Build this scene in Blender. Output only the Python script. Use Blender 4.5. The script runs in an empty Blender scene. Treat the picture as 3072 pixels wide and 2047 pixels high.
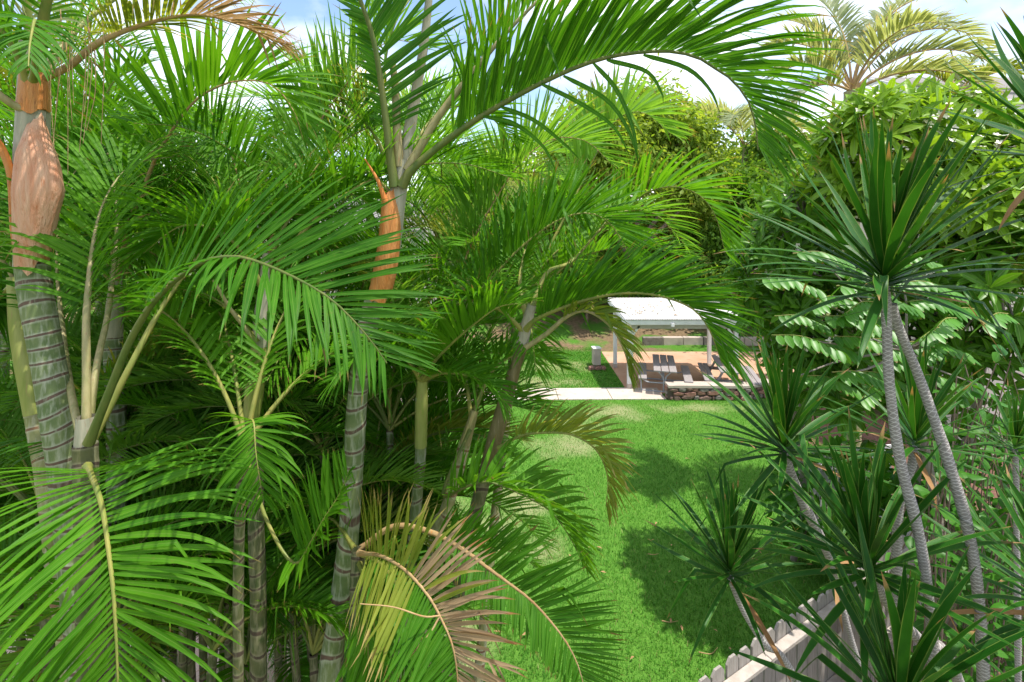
import bpy, math, random
import numpy as np

random.seed(7)
RNG = np.random.default_rng(11)
SC = bpy.context.scene
COL = SC.collection

# ------------------------------------------------------------------ camera
FPX, CX, HY, HC = 1500.0, 1536.0, 650.0, 5.5      # focal length and horizon in photo pixels, eye height
cam_d = bpy.data.cameras.new("camera")
cam = bpy.data.objects.new("camera", cam_d)
COL.objects.link(cam)
cam.location = (0, 0, HC)
cam.rotation_euler = (math.radians(90), 0, 0)
cam_d.sensor_width = 36.0
cam_d.lens = 36.0 * FPX / 3072.0
cam_d.shift_y = -(1023.5 - HY) / 3072.0
cam_d.clip_start = 0.05
cam_d.clip_end = 2000
SC.camera = cam

# ------------------------------------------------------------------ light
SUN_AZ, SUN_EL = math.radians(112), math.radians(72)   # azimuth from straight ahead towards the right
w = bpy.data.worlds.new("World")
SC.world = w
w.use_nodes = True
nt = w.node_tree
nt.nodes.clear()
out = nt.nodes.new("ShaderNodeOutputWorld")
sky = nt.nodes.new("ShaderNodeTexSky")
sky.sky_type = 'NISHITA'
sky.sun_disc = False
sky.sun_elevation = SUN_EL
sky.sun_rotation = SUN_AZ
sky.air_density = 1.0
sky.dust_density = 1.0
sky.ozone_density = 1.6
bg1 = nt.nodes.new("ShaderNodeBackground")
bg1.inputs["Strength"].default_value = 0.13
nt.links.new(sky.outputs["Color"], bg1.inputs["Color"])
bg2 = nt.nodes.new("ShaderNodeBackground")
bg2.inputs["Color"].default_value = (1.0, 0.985, 0.98, 1)
bg2.inputs["Strength"].default_value = 0.86
tc = nt.nodes.new("ShaderNodeTexCoord")
mp = nt.nodes.new("ShaderNodeMapping")
mp.inputs["Scale"].default_value = (1.0, 1.0, 1.9)
mp.inputs["Location"].default_value = (0.35, 0.2, 0.1)
nz = nt.nodes.new("ShaderNodeTexNoise")
nz.inputs["Scale"].default_value = 2.6
nz.inputs["Detail"].default_value = 7
nz.inputs["Roughness"].default_value = 0.52
cr = nt.nodes.new("ShaderNodeValToRGB")
cr.color_ramp.elements[0].position = 0.40
cr.color_ramp.elements[1].position = 0.66
mixs = nt.nodes.new("ShaderNodeMixShader")
nt.links.new(tc.outputs["Generated"], mp.inputs["Vector"])
nt.links.new(mp.outputs["Vector"], nz.inputs["Vector"])
nt.links.new(nz.outputs["Fac"], cr.inputs["Fac"])
nt.links.new(cr.outputs["Color"], mixs.inputs["Fac"])
nt.links.new(bg1.outputs[0], mixs.inputs[1])
nt.links.new(bg2.outputs[0], mixs.inputs[2])
nt.links.new(mixs.outputs[0], out.inputs["Surface"])

sun_d = bpy.data.lights.new("sun", 'SUN')
sun_d.energy = 2.9
sun_d.angle = math.radians(0.5)
sun_d.color = (1.0, 0.95, 0.86)
sun = bpy.data.objects.new("sun", sun_d)
COL.objects.link(sun)
sun.rotation_euler = (math.radians(90) - SUN_EL, 0, -SUN_AZ + math.pi)
# a sun lamp shines along its local -Z: tilt then turn so that it comes from SUN_AZ
from mathutils import Vector
_to = Vector((math.sin(SUN_AZ) * math.cos(SUN_EL), math.cos(SUN_AZ) * math.cos(SUN_EL), math.sin(SUN_EL)))
sun.rotation_euler = _to.to_track_quat('Z', 'Y').to_euler()

SC.view_settings.view_transform = 'Standard'
SC.view_settings.look = 'None'
SC.view_settings.exposure = 1.2
SC.view_settings.gamma = 1.0
SC.render.engine = 'CYCLES'
SC.cycles.max_bounces = 7
SC.cycles.diffuse_bounces = 4
SC.cycles.glossy_bounces = 2
SC.cycles.transmission_bounces = 5
SC.cycles.transparent_max_bounces = 4
SC.cycles.use_denoising = True
SC.cycles.sample_clamp_indirect = 6.0


# ------------------------------------------------------------------ helpers
def W(px, py, d):
    """photo pixel and distance ahead of the camera -> a point of the place"""
    return np.array([(px - CX) / FPX * d, d, HC - (py - HY) / FPX * d])


def WG(px, py, z=0.0):
    """photo pixel of a point at height z -> that point"""
    d = FPX * (HC - z) / (py - HY)
    return np.array([(px - CX) / FPX * d, d, z])


def unit(v):
    v = np.asarray(v, float)
    n = np.linalg.norm(v, axis=-1, keepdims=True)
    return v / np.maximum(n, 1e-9)


def smooth(a, b, x):
    t = np.clip((x - a) / (b - a), 0, 1)
    return t * t * (3 - 2 * t)


def make_mesh(name, V, F, mats, uv=None, rnd=None, midx=None, smooth_shade=True):
    """V (n,3); F (m,4) quads or (m,3) or list of index lists"""
    me = bpy.data.meshes.new(name)
    V = np.asarray(V, np.float32).reshape(-1, 3)
    if isinstance(F, np.ndarray):
        k = F.shape[1]
        m = len(F)
        me.vertices.add(len(V))
        me.vertices.foreach_set("co", V.ravel())
        me.loops.add(m * k)
        li = F.astype(np.int32).ravel()
        me.loops.foreach_set("vertex_index", li)
        me.polygons.add(m)
        me.polygons.foreach_set("loop_start", np.arange(0, m * k, k, dtype=np.int32))
    else:
        me.from_pydata([tuple(v) for v in V.tolist()], [], F)
        li = None
        m = len(F)
    if not isinstance(mats, (list, tuple)):
        mats = [mats]
    for mt in mats:
        me.materials.append(mt)
    if midx is not None:
        me.polygons.foreach_set("material_index", np.asarray(midx, np.int32))
    if uv is not None:
        if li is None:
            li = np.zeros(len(me.loops), np.int32)
            me.loops.foreach_get("vertex_index", li)
        l = me.uv_layers.new(name="UVMap")
        l.data.foreach_set("uv", np.asarray(uv, np.float32).reshape(-1, 2)[li].ravel())
    if rnd is not None:
        a = me.attributes.new("rnd", 'FLOAT', 'POINT')
        a.data.foreach_set("value", np.asarray(rnd, np.float32).ravel())
    me.update(calc_edges=True)
    if smooth_shade:
        me.polygons.foreach_set("use_smooth", np.ones(len(me.polygons), bool))
    return me


class Thing:
    """an Empty at a thing's base that carries its parts"""

    def __init__(self, name, label, cat, base=(0, 0, 0), group=None):
        self.base = np.asarray(base, float)
        self.root = bpy.data.objects.new(name, None)
        COL.objects.link(self.root)
        self.root.location = self.base
        self.root.empty_display_size = 0.1
        self.root["label"] = label
        self.root["category"] = cat
        if group:
            self.root["group"] = group

    def part(self, name, V, F, mat, parent=None, stuff=False, label=None, **kw):
        V = np.asarray(V, float).reshape(-1, 3) - self.base
        ob = bpy.data.objects.new(name, make_mesh(name, V, F, mat, **kw))
        COL.objects.link(ob)
        ob.parent = parent or self.root
        if stuff:
            ob["kind"] = "stuff"
        if label:
            ob["label"] = label
        return ob


def solo(name, V, F, mat, kind=None, label=None, cat=None, group=None, **kw):
    ob = bpy.data.objects.new(name, make_mesh(name, V, F, mat, **kw))
    COL.objects.link(ob)
    for k, v in (("kind", kind), ("label", label), ("category", cat), ("group", group)):
        if v:
            ob[k] = v
    return ob


def box(c, s, rz=0.0, bev=0.0):
    """box with centre c, sizes s, turned by rz; chamfered when bev > 0"""
    hx, hy, hz = s[0] / 2, s[1] / 2, s[2] / 2
    if bev <= 0:
        V = np.array([[x * hx, y * hy, z * hz] for z in (-1, 1) for y in (-1, 1) for x in (-1, 1)])
        F = [[0, 2, 3, 1], [4, 5, 7, 6], [0, 1, 5, 4], [2, 6, 7, 3], [0, 4, 6, 2], [1, 3, 7, 5]]
    else:
        b = min(bev, hx * .9, hy * .9, hz * .9)
        ring = [(-hx + b, -hy), (hx - b, -hy), (hx, -hy + b), (hx, hy - b), (hx - b, hy), (-hx + b, hy), (-hx, hy - b), (-hx, -hy + b)]
        inn = [(x * (1 - b / hx), y * (1 - b / hy)) for x, y in ring]
        V = [(x, y, -hz) for x, y in inn] + [(x, y, -hz + b) for x, y in ring] + [(x, y, hz - b) for x, y in ring] + [(x, y, hz) for x, y in inn]
        V = np.array(V)
        F = [list(range(7, -1, -1)), list(range(24, 32))]
        for r in range(3):
            for i in range(8):
                j = (i + 1) % 8
                F.append([r * 8 + i, r * 8 + j, r * 8 + 8 + j, r * 8 + 8 + i])
    c_, s_ = math.cos(rz), math.sin(rz)
    R = np.array([[c_, -s_, 0], [s_, c_, 0], [0, 0, 1]])
    return V @ R.T + np.asarray(c, float), F


def bar(a, b, wx, wz, up=(0, 0, 1)):
    """straight rectangular bar from a to b"""
    a, b = np.asarray(a, float), np.asarray(b, float)
    t = unit(b - a)
    s = np.cross(t, up)
    if np.linalg.norm(s) < 1e-4:
        s = np.cross(t, (0, 1, 0))
    s = unit(s)
    u = np.cross(s, t)
    V = [p + sx * s * wx / 2 + sz * u * wz / 2 for p in (a, b) for sx, sz in ((-1, -1), (1, -1), (1, 1), (-1, 1))]
    F = [[3, 2, 1, 0], [4, 5, 6, 7], [0, 1, 5, 4], [1, 2, 6, 5], [2, 3, 7, 6], [3, 0, 4, 7]]
    return np.array(V), F


def join(parts):
    V, F, o = [], [], 0
    for v, f in parts:
        V.append(np.asarray(v, float).reshape(-1, 3))
        F += [[i + o for i in q] for q in f]
        o += len(v)
    return np.concatenate(V), F


def spline(P, n):
    """Catmull-Rom through P, resampled to n evenly spaced points"""
    P = np.asarray(P, float)
    Q = np.vstack([2 * P[0] - P[1], P, 2 * P[-1] - P[-2]])
    o = []
    for i in range(1, len(Q) - 2):
        t = np.linspace(0, 1, 14, endpoint=False)[:, None]
        a, b, c, d = Q[i - 1], Q[i], Q[i + 1], Q[i + 2]
        o.append(.5 * (2 * b + (c - a) * t + (2 * a - 5 * b + 4 * c - d) * t ** 2 + (3 * b - a - 3 * c + d) * t ** 3))
    o.append(P[-1:])
    o = np.vstack(o)
    s = np.concatenate([[0], np.cumsum(np.linalg.norm(np.diff(o, axis=0), axis=1))])
    u = np.linspace(0, s[-1], n)
    return np.stack([np.interp(u, s, o[:, k]) for k in range(3)], 1), s[-1]


def frames(C):
    T = unit(np.gradient(C, axis=0))
    X = np.cross(T[0], (0, 1, 0))
    if np.linalg.norm(X) < .2:
        X = np.cross(T[0], (1, 0, 0))
    X = unit(X)
    A = []
    for t in T:
        X = unit(X - t * np.dot(X, t))
        A.append(X)
    A = np.array(A)
    return T, A, np.cross(T, A)


def tube(C, R, sides=8, flat=1.0):
    """tube along C with radii R -> V, quads, uv (u round, v metres along)"""
    C = np.asarray(C, float)
    R = np.broadcast_to(np.asarray(R, float), (len(C),))
    T, A, B = frames(C)
    th = np.linspace(0, 2 * math.pi, sides + 1)
    V = C[:, None, :] + R[:, None, None] * (np.cos(th)[None, :, None] * A[:, None, :] + flat * np.sin(th)[None, :, None] * B[:, None, :])
    n = len(C)
    i = np.arange(n - 1)[:, None] * (sides + 1) + np.arange(sides)[None, :]
    F = np.stack([i, i + 1, i + sides + 2, i + sides + 1], -1).reshape(-1, 4)
    s = np.concatenate([[0], np.cumsum(np.linalg.norm(np.diff(C, axis=0), axis=1))])
    uv = np.stack(np.broadcast_arrays(np.linspace(0, 1, sides + 1)[None, :], s[:, None]), -1)
    V = V.reshape(-1, 3)
    uv = uv.reshape(-1, 2)
    return V, F, uv


# ------------------------------------------------------------------ materials
def nodes(name):
    m = bpy.data.materials.new(name)
    m.use_nodes = True
    t = m.node_tree
    t.nodes.clear()
    o = t.nodes.new("ShaderNodeOutputMaterial")
    return m, t, o


def N(t, kind, **kw):
    n = t.nodes.new("ShaderNode" + kind)
    for k, v in kw.items():
        if k in n.inputs:
            n.inputs[k].default_value = v
        else:
            setattr(n, k, v)
    return n


def mixc(t, fac, a, b, mode='MIX'):
    n = t.nodes.new("ShaderNodeMix")
    n.data_type = 'RGBA'
    n.blend_type = mode
    for i, v in ((0, fac), (6, a), (7, b)):
        if hasattr(v, "links"):
            t.links.new(v, n.inputs[i])
        elif i == 0:
            n.inputs[0].default_value = v
        else:
            n.inputs[i].default_value = (*v[:3], 1)
    return n.outputs[2]


def math_(t, op, a, b=None, clamp=False):
    n = t.nodes.new("ShaderNodeMath")
    n.operation = op
    n.use_clamp = clamp
    for i, v in enumerate((a, b)):
        if v is None:
            continue
        if hasattr(v, "links"):
            t.links.new(v, n.inputs[i])
        else:
            n.inputs[i].default_value = v
    return n.outputs[0]


def ramp(t, x, lo, hi):
    n = t.nodes.new("ShaderNodeMapRange")
    n.clamp = True
    t.links.new(x, n.inputs[0])
    n.inputs[1].default_value = lo
    n.inputs[2].default_value = hi
    return n.outputs[0]


def noise(t, vec, scale, detail=3, rough=.55):
    n = N(t, "TexNoise", Scale=scale, Detail=detail, Roughness=rough)
    if vec is not None:
        t.links.new(vec, n.inputs["Vector"])
    return n.outputs["Fac"]


def leaf_mat(name, ca, cb, trans=.48, rough=.38, tip=(.22, .13, .05), tip_from=.91, rib=(.25, .38, .08), rib_w=.05, rib_k=.45, edge=None, veins=26, tcol=None, spot=0.25, spec=.2):
    m, t, o = nodes(name)
    uvn = N(t, "UVMap")
    sep = N(t, "SeparateXYZ")
    t.links.new(uvn.outputs[0], sep.inputs[0])
    u, v = sep.outputs[0], sep.outputs[1]
    at = N(t, "Attribute", attribute_name="rnd")
    r = at.outputs["Fac"]
    col = mixc(t, r, ca, cb)
    geo = N(t, "NewGeometry")
    big = noise(t, geo.outputs["Position"], 7.0, 2)
    col = mixc(t, math_(t, 'MULTIPLY', ramp(t, big, .35, .75), .35), col, tuple(min(1, c * 1.5 + .01) for c in cb))
    # lengthwise veins
    vs = math_(t, 'SINE', math_(t, 'MULTIPLY', u, veins * 2.0))
    col = mixc(t, math_(t, 'MULTIPLY', ramp(t, vs, -.2, 1), .22), col, tuple(c * .55 for c in ca))
    # midrib
    du = math_(t, 'ABSOLUTE', math_(t, 'SUBTRACT', u, .5))
    col = mixc(t, math_(t, 'MULTIPLY', ramp(t, du, rib_w, rib_w * .4), rib_k), col, rib)
    if edge:
        col = mixc(t, math_(t, 'MULTIPLY', ramp(t, du, .40, .47), .8), col, edge)
    # blemishes and dry tips
    sp = noise(t, geo.outputs["Position"], 38.0, 3, .6)
    col = mixc(t, math_(t, 'MULTIPLY', ramp(t, sp, .66, .74), spot), col, (.23, .17, .05))
    tp = math_(t, 'ADD', v, math_(t, 'MULTIPLY', math_(t, 'SUBTRACT', r, .5), .26))
    col = mixc(t, math_(t, 'MULTIPLY', ramp(t, tp, tip_from, tip_from + .05), .85), col, tip)
    p = N(t, "BsdfPrincipled", Roughness=rough)
    p.inputs["Specular IOR Level"].default_value = spec
    t.links.new(col, p.inputs["Base Color"])
    bump = N(t, "Bump", Strength=.25, Distance=.002)
    t.links.new(vs, bump.inputs["Height"])
    t.links.new(bump.outputs[0], p.inputs["Normal"])
    tr = N(t, "BsdfTranslucent")
    tcl = mixc(t, 1.0, col, tcol or (1.5, 1.35, .55), 'MULTIPLY')
    t.links.new(tcl, tr.inputs["Color"])
    ms = N(t, "MixShader")
    ms.inputs[0].default_value = trans
    t.links.new(p.outputs[0], ms.inputs[1])
    t.links.new(tr.outputs[0], ms.inputs[2])
    t.links.new(ms.outputs[0], o.inputs[0])
    return m


def plain_mat(name, ca, cb, scale=6.0, rough=.7, bump=.2, stretch=None, detail=5, spec=.3, cc=None, metallic=0):
    """two-tone noise surface"""
    m, t, o = nodes(name)
    tcn = N(t, "TexCoord")
    vec = tcn.outputs["Object"]
    if stretch:
        mpn = N(t, "Mapping")
        mpn.inputs["Scale"].default_value = stretch
        t.links.new(vec, mpn.inputs["Vector"])
        vec = mpn.outputs[0]
    f = noise(t, vec, scale, detail, .6)
    col = mixc(t, ramp(t, f, .3, .7), ca, cb)
    if cc:
        f2 = noise(t, vec, scale * 3.7, 4, .65)
        col = mixc(t, ramp(t, f2, .58, .72), col, cc)
    p = N(t, "BsdfPrincipled", Roughness=rough)
    p.inputs["Specular IOR Level"].default_value = spec
    p.inputs["Metallic"].default_value = metallic
    t.links.new(col, p.inputs["Base Color"])
    if bump:
        b = N(t, "Bump", Strength=bump, Distance=.02)
        t.links.new(noise(t, vec, scale * 4, 4), b.inputs["Height"])
        t.links.new(b.outputs[0], p.inputs["Normal"])
    t.links.new(p.outputs[0], o.inputs[0])
    return m


def trunk_mat(name, green_a, green_b, pale, scar):
    """ringed palm stem: uv v counts the rings"""
    m, t, o = nodes(name)
    uvn = N(t, "UVMap")
    sep = N(t, "SeparateXYZ")
    t.links.new(uvn.outputs[0], sep.inputs[0])
    tcn = N(t, "TexCoord")
    f1 = noise(t, tcn.outputs["Object"], 9, 4)
    mpn = N(t, "Mapping")
    mpn.inputs["Scale"].default_value = (30, 30, 5)
    t.links.new(tcn.outputs["Object"], mpn.inputs["Vector"])
    f2 = noise(t, mpn.outputs[0], 1.6, 4, .6)
    col = mixc(t, ramp(t, f1, .35, .65), green_a, green_b)
    col = mixc(t, math_(t, 'MULTIPLY', ramp(t, f2, .48, .72), .8), col, pale)
    wob = math_(t, 'ADD', sep.outputs[1], math_(t, 'MULTIPLY', math_(t, 'SUBTRACT', f1, .5), .16))
    fr = math_(t, 'FRACT', wob)
    ringd = math_(t, 'ABSOLUTE', math_(t, 'SUBTRACT', fr, .5))
    f3 = noise(t, tcn.outputs["Object"], 40, 3)
    col = mixc(t, math_(t, 'MULTIPLY', ramp(t, ringd, .28, .40), .55), col, pale)
    f4 = noise(t, tcn.outputs['Object'], 14, 3)
    col = mixc(t, math_(t, 'MULTIPLY', ramp(t, math_(t, 'ADD', ringd, math_(t, 'MULTIPLY', math_(t, 'SUBTRACT', f4, .5), .10)), .40, .44), ramp(t, f2, .25, .45)), col, mixc(t, f3, tuple(c * .6 for c in scar), tuple(c * 1.5 for c in scar)))
    p = N(t, "BsdfPrincipled", Roughness=.62)
    p.inputs["Specular IOR Level"].default_value = .3
    t.links.new(col, p.inputs["Base Color"])
    b = N(t, "Bump", Strength=.35, Distance=.01)
    t.links.new(f2, b.inputs["Height"])
    t.links.new(b.outputs[0], p.inputs["Normal"])
    t.links.new(p.outputs[0], o.inputs[0])
    return m


def cane_mat(name):
    """grey dracaena cane with crossing leaf scars"""
    m, t, o = nodes(name)
    uvn = N(t, "UVMap")
    sep = N(t, "SeparateXYZ")
    t.links.new(uvn.outputs[0], sep.inputs[0])
    u, v = sep.outputs[0], sep.outputs[1]
    tcn = N(t, "TexCoord")
    f1 = noise(t, tcn.outputs["Object"], 25, 4)
    vv = math_(t, 'ADD', math_(t, 'MULTIPLY', v, 62.0), math_(t, 'MULTIPLY', noise(t, tcn.outputs["Object"], 7, 2), 3.4))
    ln = None
    for sgn in (3.0, -3.0):
        a = math_(t, 'FRACT', math_(t, 'ADD', vv, math_(t, 'MULTIPLY', u, sgn)))
        l = ramp(t, a, .80, .95)
        ln = l if ln is None else math_(t, 'MAXIMUM', ln, l)
    col = mixc(t, f1, (.17, .15, .145), (.32, .29, .28))
    col = mixc(t, math_(t, 'MULTIPLY', math_(t, 'MULTIPLY', ln, ramp(t, f1, .15, .5)), .9), col, (.60, .57, .54))
    p = N(t, "BsdfPrincipled", Roughness=.8)
    p.inputs["Specular IOR Level"].default_value = .2
    t.links.new(col, p.inputs["Base Color"])
    b = N(t, "Bump", Strength=.25, Distance=.004)
    t.links.new(ln, b.inputs["Height"])
    t.links.new(b.outputs[0], p.inputs["Normal"])
    t.links.new(p.outputs[0], o.inputs[0])
    return m


M = {}
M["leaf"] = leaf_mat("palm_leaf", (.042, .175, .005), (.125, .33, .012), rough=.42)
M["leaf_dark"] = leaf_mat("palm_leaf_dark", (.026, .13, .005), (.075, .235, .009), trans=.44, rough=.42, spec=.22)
M["leaf_sunlit"] = leaf_mat("palm_leaf_sunlit", (.085, .25, .02), (.20, .40, .055), trans=.55, rough=.45)  # paler copy of the palm leaf: sun and backlight put into the colour
M["leaf_yellow"] = leaf_mat("palm_leaf_yellow", (.10, .20, .015), (.30, .33, .05), trans=.42, tip_from=.82, tip=(.48, .36, .14))
M["leaf_tan"] = leaf_mat("palm_leaf_tan", (.26, .17, .085), (.44, .31, .18), trans=.36, rough=.6, rib=(.5, .33, .2), tip_from=.9, tip=(.34, .15, .05), tcol=(1.2, 1.05, .8))
M["leaf_grey"] = leaf_mat("palm_leaf_grey", (.17, .24, .10), (.40, .44, .28), trans=.45, tip_from=.85, tip=(.42, .33, .22))
M["rachis"] = plain_mat("rachis", (.13, .19, .035), (.30, .27, .07), 14, .5, .1, (1, 1, .3))
M["rachis_dark"] = plain_mat("rachis_dark", (.07, .12, .02), (.16, .17, .045), 14, .5, .1, (1, 1, .3))
M["rachis_tan"] = plain_mat("rachis_tan", (.33, .20, .085), (.48, .34, .17), 14, .6, .15, (1, 1, .3), cc=(.52, .23, .06))
M["petiole"] = plain_mat("petiole", (.20, .21, .07), (.40, .33, .17), 7, .5, .15, (4, 4, .5), cc=(.33, .20, .09))
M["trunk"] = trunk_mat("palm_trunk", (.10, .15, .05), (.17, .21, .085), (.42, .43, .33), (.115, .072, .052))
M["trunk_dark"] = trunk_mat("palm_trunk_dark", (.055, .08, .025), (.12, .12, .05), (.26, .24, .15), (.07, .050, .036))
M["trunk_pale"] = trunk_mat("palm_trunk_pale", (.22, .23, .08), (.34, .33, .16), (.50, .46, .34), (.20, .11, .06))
M["shaft_green"] = plain_mat("crownshaft_green", (.20, .25, .045), (.36, .36, .12), 5, .42, .08, (5, 5, .6), cc=(.30, .24, .09))
M["shaft_grey"] = plain_mat("crownshaft_grey", (.24, .25, .17), (.42, .38, .28), 6, .55, .12, (6, 6, .8), cc=(.30, .20, .12))
M["olive_shaft"] = plain_mat("crownshaft_olive", (.11, .095, .035), (.21, .17, .075), 6, .5, .15, (6, 6, .7), cc=(.28, .22, .14))
M["sheath"] = plain_mat("sheath_orange", (.50, .17, .035), (.60, .28, .09), 5, .42, .5, (9, 9, .8), cc=(.24, .08, .03))
M["sheath_pink"] = plain_mat("sheath_pink", (.55, .22, .11), (.66, .42, .28), 3, .5, .6, (9, 9, .9), cc=(.42, .14, .05))
M["spike"] = plain_mat("spike_orange", (.55, .16, .03), (.62, .24, .06), 9, .6, .2)
M["drac"] = leaf_mat("dracaena_leaf", (.010, .070, .005), (.030, .135, .009), trans=.24, rough=.36, rib=(.03, .10, .02), rib_k=.2, edge=(.16, .24, .05), tip_from=.965, tip=(.36, .20, .09), veins=40, spot=.10, spec=.2)
M["drac_dry"] = leaf_mat("dracaena_leaf_dry", (.25, .13, .05), (.42, .25, .11), trans=.25, rough=.6, rib=(.4, .25, .12), veins=40, tcol=(1.2, 1, .8))
M["cane"] = cane_mat("dracaena_cane")
M["plum"] = leaf_mat("plumeria_leaf", (.10, .24, .010), (.25, .41, .03), trans=.44, rough=.35, tip_from=.99, rib=(.30, .42, .14), rib_w=.05, rib_k=.7, veins=2)  # brighter copy, sunlight on the tall plumeria put into the green
M["plum_shaded"] = leaf_mat("plumeria_leaf_shaded", (.045, .15, .008), (.11, .27, .016), trans=.36, rough=.35, tip_from=.99, rib=(.22, .34, .10), rib_w=.05, rib_k=.7, veins=2)  # darker copy of the same leaf, shade put into the green
M["pinnate"] = leaf_mat("pinnate_leaf", (.04, .16, .012), (.10, .28, .03), trans=.34, rough=.38, tip_from=.99, rib=(.20, .36, .10), rib_w=.04, rib_k=.6, veins=2, spec=.32)
M["vine"] = leaf_mat("vine_leaf", (.022, .115, .008), (.07, .22, .018), trans=.36, rough=.4, tip_from=.99, rib=(.12, .28, .06), rib_w=.04, rib_k=.5, veins=2)
M["tree_leaf"] = leaf_mat("tree_leaf", (.15, .28, .025), (.34, .44, .08), trans=.58, rough=.5, tip_from=.99, veins=2)  # green raised to stand in for sun on the far crowns
M["tree_leaf_dark"] = leaf_mat("tree_leaf_dark", (.06, .17, .014), (.15, .29, .035), trans=.5, rough=.5, tip_from=.99, veins=2)  # darker copy; the shaded tree carries its shade in this colour
M["grass"] = leaf_mat("grass_blade", (.035, .16, .010), (.10, .30, .03), trans=.3, rough=.5, tip_from=.97, tip=(.33, .33, .12), veins=3, spot=.05)
M["grass_dry"] = leaf_mat("grass_blade_dry", (.17, .20, .05), (.40, .35, .17), trans=.25, rough=.6, tip=(.45, .37, .2), veins=3)
M["petal"] = plain_mat("petal", (.80, .76, .70), (.85, .78, .66), 8, .5, 0)
M["bark"] = plain_mat("bark", (.12, .085, .06), (.24, .18, .135), 9, .85, .5, (3, 3, .8))
M["bark_grey"] = plain_mat("bark_grey", (.17, .145, .12), (.30, .26, .22), 9, .8, .4)
M["litter"] = plain_mat("leaf_litter", (.22, .12, .05), (.40, .25, .12), 20, .8, .2)

M["white"] = plain_mat("white_paint", (.66, .66, .66), (.78, .78, .77), 3, .55, .08)
M["fence"] = plain_mat("fence_paint", (.23, .205, .185), (.36, .33, .30), 5, .75, .25, (9, 9, .8), cc=(.30, .235, .19))  # darker than the rail: shade on the picket faces put into the paint
M["rail"] = plain_mat("rail_paint", (.34, .295, .26), (.46, .41, .37), 6, .75, .25, (2, 2, 5), cc=(.44, .32, .23))
M["beam"] = plain_mat("beam_paint", (.42, .40, .36), (.52, .50, .46), 4, .7, .1)
M["metal_roof"] = plain_mat("roof_sheet", (.50, .49, .47), (.62, .61, .59), 2.2, .55, .05, cc=(.42, .31, .23))
M["grey_wood"] = plain_mat("table_boards", (.24, .215, .215), (.33, .30, .295), 5, .65, .2, (12, 1.2, 12))
M["grey_metal"] = plain_mat("painted_steel", (.30, .32, .35), (.38, .40, .43), 8, .45, .05, spec=.5)
M["concrete"] = plain_mat("path_concrete", (.42, .35, .29), (.55, .48, .41), 1.6, .85, .15, cc=(.52, .36, .26))
M["patio"] = plain_mat("patio_concrete", (.42, .235, .145), (.50, .33, .23), .9, .8, .12, cc=(.36, .17, .10))
M["paving"] = plain_mat("pink_paving", (.40, .28, .22), (.52, .40, .33), 1.3, .85, .12, cc=(.46, .30, .23))
M["cap"] = plain_mat("cap_concrete", (.38, .32, .275), (.50, .43, .37), 3, .85, .2)
M["mortar"] = plain_mat("mortar", (.085, .06, .05), (.15, .11, .09), 9, .95, .3)
STONES = [plain_mat("stone_%s" % n, a, b, 9, .85, .4) for n, a, b in (
    ("brown", (.13, .080, .062), (.23, .150, .12)), ("grey", (.14, .12, .105), (.25, .22, .195)), ("red", (.21, .10, .072), (.31, .175, .14)))]
M["siding"] = plain_mat("siding_paint", (.62, .56, .47), (.70, .64, .56), 2.5, .7, .05)
M["roof_shingle"] = plain_mat("roof_shingle", (.16, .15, .15), (.26, .24, .23), 8, .85, .3)
M["glass"] = plain_mat("window_glass", (.05, .06, .07), (.09, .10, .12), 1, .08, 0, spec=.8)


def ground_mat():
    m, t, o = nodes("soil_and_turf")
    tcn = N(t, "TexCoord")
    f = noise(t, tcn.outputs["Object"], .55, 5, .6)
    f2 = noise(t, tcn.outputs["Object"], 9, 4, .65)
    f3 = noise(t, tcn.outputs["Object"], 60, 3, .6)
    col = mixc(t, ramp(t, f2, .35, .65), (.13, .085, .055), (.24, .15, .10))
    turf = mixc(t, ramp(t, f3, .3, .7), (.035, .12, .012), (.10, .23, .03))
    col = mixc(t, math_(t, 'MULTIPLY', ramp(t, f, .44, .55), .9), turf, col)
    p = N(t, "BsdfPrincipled", Roughness=.9)
    p.inputs["Specular IOR Level"].default_value = .1
    t.links.new(col, p.inputs["Base Color"])
    b = N(t, "Bump", Strength=.5, Distance=.04)
    t.links.new(f3, b.inputs["Height"])
    t.links.new(b.outputs[0], p.inputs["Normal"])
    t.links.new(p.outputs[0], o.inputs[0])
    return m


def lawn_mat():
    m, t, o = nodes("lawn_turf")
    tcn = N(t, "TexCoord")
    f = noise(t, tcn.outputs["Object"], .8, 4, .6)
    f3 = noise(t, tcn.outputs["Object"], 70, 3, .6)
    col = mixc(t, ramp(t, f3, .3, .7), (.05, .15, .018), (.12, .26, .035))
    at = N(t, "Attribute", attribute_name="rnd")
    dirt = mixc(t, ramp(t, f3, .3, .7), (.30, .23, .15), (.44, .36, .25))
    col = mixc(t, math_(t, 'MULTIPLY', at.outputs["Fac"], ramp(t, math_(t, 'ADD', f3, math_(t, 'MULTIPLY', f, .6)), .45, .9)), col, dirt)
    p = N(t, "BsdfPrincipled", Roughness=.9)
    p.inputs["Specular IOR Level"].default_value = .1
    t.links.new(col, p.inputs["Base Color"])
    b = N(t, "Bump", Strength=.6, Distance=.03)
    t.links.new(f3, b.inputs["Height"])
    t.links.new(b.outputs[0], p.inputs["Normal"])
    t.links.new(p.outputs[0], o.inputs[0])
    return m


M["ground"] = ground_mat()
M["lawn"] = lawn_mat()
M["dry_soil"] = plain_mat("dry_soil", (.20, .14, .09), (.34, .26, .18), 7, .95, .6, cc=(.12, .18, .04))  # soil tone lightened to bounce light up into the palm grove
M["mulch"] = plain_mat("mulch", (.085, .042, .03), (.20, .10, .07), 12, .95, .8, cc=(.30, .17, .11))

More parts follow.
